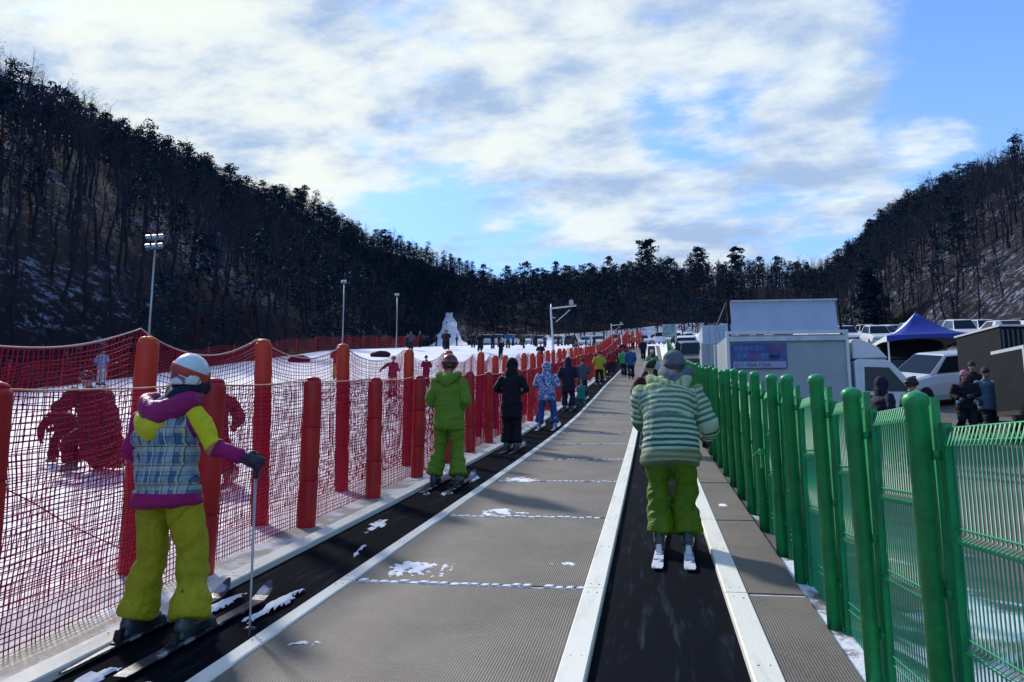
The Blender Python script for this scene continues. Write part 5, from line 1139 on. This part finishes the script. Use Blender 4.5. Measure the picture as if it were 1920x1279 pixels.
def text_mesh(txt, size, m, ext=.002):
    c = bpy.data.curves.new('t', 'FONT'); c.body = txt; c.size = size; c.extrude = ext; c.align_x = 'LEFT'; o = bpy.data.objects.new('t', c); COL.objects.link(o)
    me = bpy.data.meshes.new_from_object(o.evaluated_get(bpy.context.evaluated_depsgraph_get())); bpy.data.objects.remove(o); me.materials.clear(); me.materials.append(m); return me
def box_truck(x, y, rz, label, L=2.75, bh=1.74, flap=True, z=None):
    """one-tonne box truck; cab towards +X of its own frame, side panel on -Y"""
    e = empty('box_truck', (x, y, gz(x, y) if z is None else z), rz, label, 'truck')
    W_ = 1.7; zb = .82
    b = MB(); b.box((0, W_/2, zb+bh/2), (L-.08, W_-.04, bh)); bx = b.build('cargo_box', M_box, e); bevel(bx, .012)
    for sx in (-1, 1):
        for wy in (0, W_): fr = MB(); fr.box((sx*(L/2-.02), wy, zb+bh/2), (.07, .05, bh+.03)); fr.build('corner_post', M_white, e)
    for zq, hq in ((zb+bh+.055, .07), (zb-.07, .09)): q_ = MB(); q_.box((0, 0, zq), (L+.02, .07, hq)); q_.build('edge_rail', M_white, e)
    g = MB(); g.box((0, -.03, zb+bh-.10), (L-.12, .03, .11)); g.build('gutter', M_steel, e)
    if flap:
        f = MB(); f.box((-.02, .10, zb+bh+.44), (L-.32, .035, .76), rx=R_(-8)); fl = f.build('raised_flap', M_flap, e); bevel(fl, .008)
        h = MB(); h.box((0, .095, zb+bh+.83), (L-.30, .05, .045), rx=R_(-8)); h.build('flap_edge', M_steel, e)
        for sx in (-1, 1): h = MB(); h.box((sx*(L/2-.10)-.02, .10, zb+bh+.42), (.05, .06, .86), rx=R_(-8)); h.build('flap_post', M_cart, e)
        h = MB(); h.tube([(-L/2+.03,.10,zb+bh+.80), (-L/2-.12,.55,zb+bh+.35), (-L/2+.02,.9,zb+bh+.02)], .012, 6); h.build('stay', M_steel, e)
    # cab
    cx0 = L/2+.12; cw = 1.62; y0_ = .04
    prof = [(cx0, .55), (cx0, 1.92), (cx0+.10, 1.97), (cx0+.72, 1.95), (cx0+.86, 1.86), (cx0+1.46, 1.16), (cx0+1.56, 1.02), (cx0+1.60, .62), (cx0+1.56, .45), (cx0+1.22,.42), (cx0+1.14,.62), (cx0+1.0,.70), (cx0+.82,.70), (cx0+.68,.62), (cx0+.60,.42), (cx0+.2,.42)]
    c = MB(); n = len(prof); c.add([(px, y0_, pz) for px, pz in prof]+[(px, y0_+cw, pz) for px, pz in prof], [tuple(range(n)), tuple(range(2*n-1, n-1, -1))]+[(i, n+i, n+(i+1)%n, (i+1)%n) for i in range(n)]); cb = c.build('cab', M_white, e); bevel(cb, .03, 3)
    d = MB(); dp = [(cx0+.12,.62),(cx0+.12,1.86),(cx0+.80,1.84),(cx0+1.34,1.14),(cx0+1.36,.74),(cx0+1.14,.76),(cx0+.98,.78),(cx0+.72,.74),(cx0+.62,.60)]; n = len(dp)
    d.add([(px, y0_-.012, pz) for px, pz in dp]+[(px, y0_+.02, pz) for px, pz in dp], [tuple(range(n)), tuple(range(2*n-1, n-1, -1))]+[(i, n+i, n+(i+1)%n, (i+1)%n) for i in range(n)]); dr = d.build('door', M_white, e); bevel(dr, .008)
    wn = MB(); wp = [(cx0+.20,1.22),(cx0+.22,1.78),(cx0+.76,1.76),(cx0+1.20,1.20)]; wn.add([(px, y0_-.022, pz) for px, pz in wp]+[(px, y0_, pz) for px, pz in wp], [(0,1,2,3),(7,6,5,4)]+[(i, 4+i, 4+(i+1)%4, (i+1)%4) for i in range(4)]); wn.build('side_window', M_glass, dr)
    hd_ = MB(); hd_.box((cx0+.28, y0_-.028, 1.08), (.16,.02,.035)); hd_.build('door_handle', M_black, dr)
    ws = MB(); v = [(cx0+.885,y0_+.10,1.80),(cx0+.885,y0_+cw-.10,1.80),(cx0+1.43,y0_+cw-.06,1.20),(cx0+1.43,y0_+.06,1.20)]; ws.add([(a+.02,b_,c_+.015) for a,b_,c_ in v]+v, [(0,1,2,3)[::-1],(4,5,6,7)]+[(i,4+i,4+(i+1)%4,(i+1)%4) for i in range(4)]); ws.build('windscreen', M_glass, e)
    dfl = MB(); pr = [(cx0+.0,1.98),(cx0+.0,2.46),(cx0+.22,2.44),(cx0+.55,2.28),(cx0+.80,1.99)]; n = 5; dfl.add([(px, y0_+.06, pz) for px, pz in pr]+[(px, y0_+cw-.06, pz) for px, pz in pr], [tuple(range(n)), tuple(range(2*n-1,n-1,-1))]+[(i, n+i, n+(i+1)%n, (i+1)%n) for i in range(n)]); df = dfl.build('roof_deflector', M_white, e); bevel(df, .04, 3)
    mr = MB(); mr.box((cx0+1.22, y0_-.16, 1.42), (.06,.14,.24)); mr.tube([(cx0+1.20,y0_,1.30),(cx0+1.22,y0_-.14,1.36)], .012, 6); mr.build('wing_mirror', M_black, e)
    hl = MB(); hl.box((cx0+1.57, y0_+.18, .86), (.07,.24,.14)); hl.build('headlight', M_light, e)
    ch = MB(); ch.box((.5, W_/2, .62), (L+1.2, 1.1, .16)); ch.build('chassis', M_grime, e)
    for wx in (-L/2+.55, cx0+.92):
        for wy in (.10, W_-.12):
            w_ = empty('wheel', (wx, wy+.0, .30)); w_.parent = e; w_.rotation_euler = (0, 0, R_(90)); q = link_mesh('tyre', TWm, w_); q.scale = (.9,.93,.93); q = link_mesh('rim', TRm, w_); q.scale = (.9,.9,.9)
    return e, L, zb, bh
tk, L, zb, bh = box_truck(3.13, 18.2, R_(5), 'white box truck with a poster on its side and a pale flap raised above', z=gz(3.2, 18.3))
bnr = empty('poster', (-L/2+.10, -.035, zb+bh-.80)); bnr.parent = tk
M_ban = mat('blue_banner_print', (.02,.05,.26), .5, (.08,.12,.34), 3, .7); M_bt1 = mat('cyan_lettering', (.10,.40,.62), .5); M_bt2 = mat('red_lettering', (.55,.05,.10), .5); M_bt3 = mat('navy_lettering', (.02,.03,.12), .5); M_bpale = mat('pale_banner_print', (.30,.34,.52), .5)
b = MB(); b.box((.62, 0, .30), (1.26, .012, .60)); s_ = b.build('sheet', M_ban, bnr)
b = MB(); b.box((.62, -.008, .09), (1.20, .004, .15)); b.build('pale_band', M_bpale, bnr)
for t_, sz, m_, px, pz in (('스키보드장비', .128, M_bt1, .04, .43), ('대여점', .128, M_bt2, .85, .43), ('스키', .145, M_bt1, .10, .235), ('보드', .15, M_bt2, .37, .235), ('렌탈', .145, M_bt1, .64, .235), ('011-954-1566', .145, M_bt3, .06, .04)):
    o = link_mesh('lettering', text_mesh(t_, sz, m_), bnr); o.location = (px, -.012, pz); o.rotation_euler = (R_(90), 0, 0)
b = MB()
for i in range(5): b.box((.86+.05*i, -.011, .27+.025*math.sin(i*2)), (.10, .006, .10-.01*i), rz=0, ry=i*.4)
b.build('skier_print', M_bt3, bnr)
# two box trucks seen from behind, left of the white truck
def rear_box(x, y, rz, label, W_, H_, L_, m, z0=.85):
    e = empty('box_truck', (x, y, gz(x, y)), rz, label, 'truck')
    b = MB(); b.box((0, L_/2, z0+H_/2), (W_, L_, H_)); o = b.build('cargo_box', m, e); bevel(o, .015)
    for s in (-1, 1):
        d = MB(); d.box((s*W_*.245, -.015, z0+H_/2), (W_*.47, .03, H_*.94)); dd = d.build('rear_door', m, e); bevel(dd, .006)
        for q in (.12, .30): h = MB(); h.tube([(s*W_*q, -.045, z0+.03), (s*W_*q, -.045, z0+H_-.03)], .013, 6); h.build('lock_rod', M_steel, dd)
    for s in (-1, 1): c = MB(); c.box((s*(W_/2-.02), -.02, z0+H_/2), (.05,.07,H_+.04)); c.build('corner_post', M_steel, e)
    t = MB(); t.box((0, -.02, z0-.12), (W_, .10, .12)); t.build('bumper', M_grime, e)
    for s in (-1, 1): t = MB(); t.box((s*W_*.38, -.08, z0-.12), (.24,.03,.08)); t.build('tail_light', M_lampr, e)
    t = MB(); t.box((0, L_/2+.6, z0+.15), (W_*.9, L_+1.4, .5)); t.build('chassis', M_grime, e)
    for s in (-1, 1):
        for yy in (.8, L_+.8): w_ = empty('wheel', (s*W_*.4, yy, .36)); w_.parent = e; w_.scale = (1.2,1.12,1.12); link_mesh('tyre', TWm, w_); link_mesh('rim', TRm, w_)
    return e
M_box2 = mat('grey_white_box', (.36,.42,.44), .5, (.25,.32,.35), 4, .8, stretch=(6,6,.3))
rear_box(2.62, 30, R_(-2), 'lower pale box truck seen from behind, left of the poster truck', 1.35, 1.30, 2.6, M_box2)
rear_box(3.55, 40, 0, 'taller pale box truck behind the lower one, left of the raised flap', 1.75, 1.75, 3.0, M_flap)
# dark truck at the right edge with its open rear frame
dt = empty('goods_truck', (9.65, 21.2, gz(9.65, 21.2)+.03), R_(10), 'long dark box truck with a white edged roof at the right edge', 'truck')
b = MB(); b.box((1.35, 1.2, 1.78), (4.0, 2.0, 1.72)); o = b.build('cargo_box', M_cart, dt); bevel(o, .02)
b = MB(); b.box((1.35, 1.2, 2.665), (4.06, 2.06, .05)); b.build('roof_edge', M_carw, dt)  # thin white slab on top of the dark box
for i in range(6): b = MB(); b.box((-.60+i*.13, .185, 1.75), (.035,.03,1.62)); b.build('rib', mat('grey_rib', (.09,.10,.11), .6), dt)
for q in range(2): b = MB(); b.lathe([(.10,0),(.12,.05),(.09,.14),(.02,.17)], 10, (-.45+q*.75, .6, 2.69)); b.build('roof_vent', M_carw, dt)
b = MB(); b.box((1.35, 1.2, .78), (3.8, 1.4, .22)); b.build('chassis', M_grime, dt)
for xx in (-.1, 2.7):
    for yy in (.3, 2.1): w_ = empty('wheel', (xx, yy, .36)); w_.parent = dt; w_.rotation_euler = (0,0,R_(90)); w_.scale = (1.2,1.12,1.12); link_mesh('tyre', TWm, w_); link_mesh('rim', TRm, w_)
st_ = empty('food_truck', (8.05, 17.2, gz(8.1, 17.2)), R_(10), 'small open sided truck with two white upright posts and reddish feet at the right edge', 'truck')
for q in range(2):
    b = MB(); b.box((-.42+q*.24, -.06, 1.52), (.125,.05,1.30)); b.build('white_post', M_carw, st_)
    b = MB(); b.box((-.42+q*.24, -.062, .78), (.13,.06,.17)); b.build('red_foot', mat('rusty_red_paint', (.22,.05,.03), .6, (.4,.3,.25), 20, .8), st_)
b = MB(); b.box((.9, .62, 2.17), (2.4,1.35,.07)); o = b.build('roof', M_white, st_); b = MB(); b.box((.9, 1.26, 1.45), (2.3,.05,1.4)); b.build('back_wall', M_cart, st_)
b = MB(); b.box((-.27, .64, 1.45), (.05,1.25,1.4)); b.build('end_wall', M_cart, st_); b = MB(); b.box((.9, .62, .80), (2.4,1.3,.10)); b.build('bed', M_grime, st_)
for z_ in (1.78, 1.35): b = MB(); b.box((.9, .02, z_), (1.9,.30,.035)); b.build('shelf', M_white, st_)
b = MB(); b.box((.95, -.05, .98), (1.8,.05,.16)); b.build('side_rail', M_white, st_)
for xx in (.1, 1.9):
    for yy in (.15, 1.15): w_ = empty('wheel', (xx, yy, .30)); w_.parent = st_; w_.rotation_euler = (0,0,R_(90)); link_mesh('tyre', TWm, w_); link_mesh('rim', TRm, w_)

# ------------------------------------------------------------------ tent
tn = empty('canopy_tent', (10.25, 31.3, gz(10.25, 31.3)), R_(-3), 'blue peaked canopy tent, left side coloured white as if sunlit, pale underside', 'tent')
M_tb = mat('blue_canvas', (.008,.03,.30), .6, (.006,.02,.22), 2, .6); M_tw = mat('painted_sunlit_canvas', (.62,.68,.74), .7)  # white on the left side only: sunlight put into the canvas colour
hw = 1.42; ez = 2.02; pk = 3.10; ns = 9
def side_panel(k, m, nm):
    b = MB(); vs = []; nn = 9
    for i in range(nn):
        t = i/(nn-1); r = hw*(1-t); z = ez+(pk-ez)*(t**1.75*.82+t*.18)
        for j in range(7):
            u = -1+2*j/6; x_, y_ = u*r, -r
            zz = z-.05*math.cos(u*math.pi/2)*(1-t)*t*4*.6
            a = k*math.pi/2; vs.append((x_*math.cos(a)-y_*math.sin(a), x_*math.sin(a)+y_*math.cos(a), zz))
    fs = [(i*7+j, i*7+j+1, (i+1)*7+j+1, (i+1)*7+j) for i in range(nn-1) for j in range(6)]; b.add(vs, fs); o = b.build(nm, m, tn, smooth=True); s = o.modifiers.new('s', 'SOLIDIFY'); s.thickness = .012
for k in range(4): side_panel(k, M_tw if k == 3 else M_tb, 'roof_panel')
for k in range(4):
    b = MB(); vs = []; a = k*math.pi/2
    for j in range(11):
        u = -1+2*j/10; x_, y_ = u*hw, -hw-.012; zl = ez-.14-.10*abs(u)**2*1.0
        for z in (ez+.0, zl): vs.append((x_*math.cos(a)-y_*math.sin(a), x_*math.sin(a)+y_*math.cos(a), z))
    b.add(vs, [(2*j, 2*j+2, 2*j+3, 2*j+1) for j in range(10)]); o = b.build('valance', M_tw if k == 3 else M_tb, tn); s = o.modifiers.new('s', 'SOLIDIFY'); s.thickness = .01
b = MB(); b.add([(-hw*.97,-hw*.97,ez-.12),(hw*.97,-hw*.97,ez-.12),(hw*.97,hw*.97,ez-.12),(-hw*.97,hw*.97,ez-.12),(0,0,ez+.22)], [(0,1,4),(1,2,4),(2,3,4),(3,0,4)]); o = b.build('ceiling_sheet', mat('grey_canvas', (.25,.27,.33), .8), tn); s = o.modifiers.new('s', 'SOLIDIFY'); s.thickness = .01
for sx in (-1, 1):
    for sy in (-1, 1): b = MB(); b.box((sx*(hw-.03), sy*(hw-.03), ez/2-.02), (.045,.045,ez)); b.build('leg', M_white, tn)
b = MB(); b.lathe([(.03, pk-.02), (.02, pk+.05), (.002, pk+.07)], 8); b.build('finial', M_tb, tn)

# ------------------------------------------------------------------ masts and lamps
def mast(x, y, h, label, n):
    e = empty('floodlight_mast', (x, y, gz(x, y)-.2), 0, label, 'floodlight'); k = .62; h = h/k
    b = MB(); b.tube([(0,0,0), (0,0,h)], [.12, .07], 10); b.build('pole', M_steel, e, smooth=True)
    rows = (h-.1, h+.75) if n > 2 else (h,)
    for zz in rows:
        b = MB(); b.box((0, 0, zz), (1.5 if n > 2 else .5, .10, .09)); b.build('crossbar', M_steel, e)
    if n > 2: b = MB(); b.tube([(0,0,h-.1),(0,0,h+.85)], .06, 8); b.build('head_post', M_steel, e)
    for i in range(n):
        xx = (i % 3-1)*.66 if n > 2 else (i-.5*(n-1))*.4; zz = rows[i//3 % len(rows)]
        b = MB(); b.box((xx, -.18, zz+.22), (.38,.22,.34), rx=R_(24)); L_ = b.build('lamp_housing', M_steel, e); b = MB(); b.box((xx, -.30, zz+.17), (.30,.03,.26), rx=R_(24)); b.build('lamp_glass', M_light, L_)
    e.scale = (k, k, k)
mast(-27.6, 36.8, 7.5, 'tallest grey floodlight mast with six lamps before the left hill', 6)
mast(-25.5, 58.4, 6.0, 'second grey floodlight mast, mid height, left of the piste', 2)
mast(-25.5, 71.8, 5.6, 'third and shortest grey floodlight mast left of the piste', 2)
def gantry_lamp(x, y, h, arm, label):
    e = empty('lamp_post', (x, y, float(G(y))-.1), 0, label, 'lamp post')
    b = MB(); b.tube([(0,0,0), (-.03,0,h*.5), (-.13,0,h*.93), (-.12,0,h+.15)], [.06,.055,.05,.03], 10); b.build('pole', M_carw, e, smooth=True)
    b = MB(); b.tube([(-.12,0,h-.08), (arm,0,h+.02)], .035, 8); b.build('arm', M_carw, e)
    b = MB(); b.tube([(.12,0,h-.78), (arm*.72,0,h-.18)], .022, 6); b.build('brace', M_carw, e)
    b = MB(); b.box((arm*.78, 0, h+.20), (.22,.2,.20), taper=.8); b.build('lamp_head', M_steel, e)
    b = MB(); b.box((-.02, 0, h-.55), (.22,.05,.03)); b.build('bracket', M_steel, e)
gantry_lamp(-4.75, 36.5, 4.1, 1.15, 'white lamp post with a side arm rising beside the left belt')
gantry_lamp(-4.3, 85, 2.9, 1.3, 'smaller distant white lamp post with a side arm near the conveyor head')
sg = empty('sign_board', (2.0, 82, gz(2, 82)), 0, 'pale green board on two legs at the head of the right belt', 'sign')
b = MB(); b.box((0,0,1.75), (1.5,.06,1.35)); b.build('board', mat('pale_green_board', (.10,.20,.20), .6, (.20,.32,.32), 2, 1, lo=.45, hi=.55), sg)
for s in (-1,1): b = MB(); b.box((s*.62,.05,.6), (.07,.05,1.3)); b.build('leg', M_steel, sg)
for s in (-1,1): b = MB(); b.box((s*.72,-.04,1.75), (.06,.03,1.35)); b.build('edge_trim', M_steel, sg)
# ploughed snow bank left of the trucks
X, Y = np.meshgrid(np.linspace(-2.4,2.4,40), np.linspace(-3,3,40)); Pn = np.stack([X,Y,0*X],-1).reshape(-1,3)
Hh = np.clip(1-np.sqrt((X/2.4)**2+(Y/3)**2),0,1)**.8*1.6*(1+.15*pnoise(Pn,1.6,5).reshape(X.shape)); Zb = terrain(X+4.4,Y+66)+Hh-.03
iv = np.arange(1600).reshape(40,40); o = link_mesh('snow_bank', np_mesh('snow_bank', np.stack([X+4.4,Y+66,Zb],-1).reshape(-1,3), np.stack([iv[:-1,:-1],iv[:-1,1:],iv[1:,1:],iv[1:,:-1]],-1).reshape(-1,4), M_snow, True)); tag(o, 'ploughed white snow heap left of the box trucks', 'snow', kind='stuff')
for i, (x_, y_) in enumerate(((-23.0, 45.8), (-19.5, 51.5))):
    b = MB(); ell(b, (0,0,.15), (.8,.45,.28), 14, 8); r = remesh(b, .05, 2, 'tube_ring'); wrinkle(r, [([(-.5,0,.1),(.5,0,.1)], .3)], .03, i); r.materials.append(C_maroon)
    o = link_mesh('snow_tube', r); o.location = (x_, y_, gz(x_, y_)); tag(o, ('dark red snow tube lying on the slope left of the second mast' if i == 0 else 'dark red snow tube lying below the boundary net near the third mast'), 'snow tube')
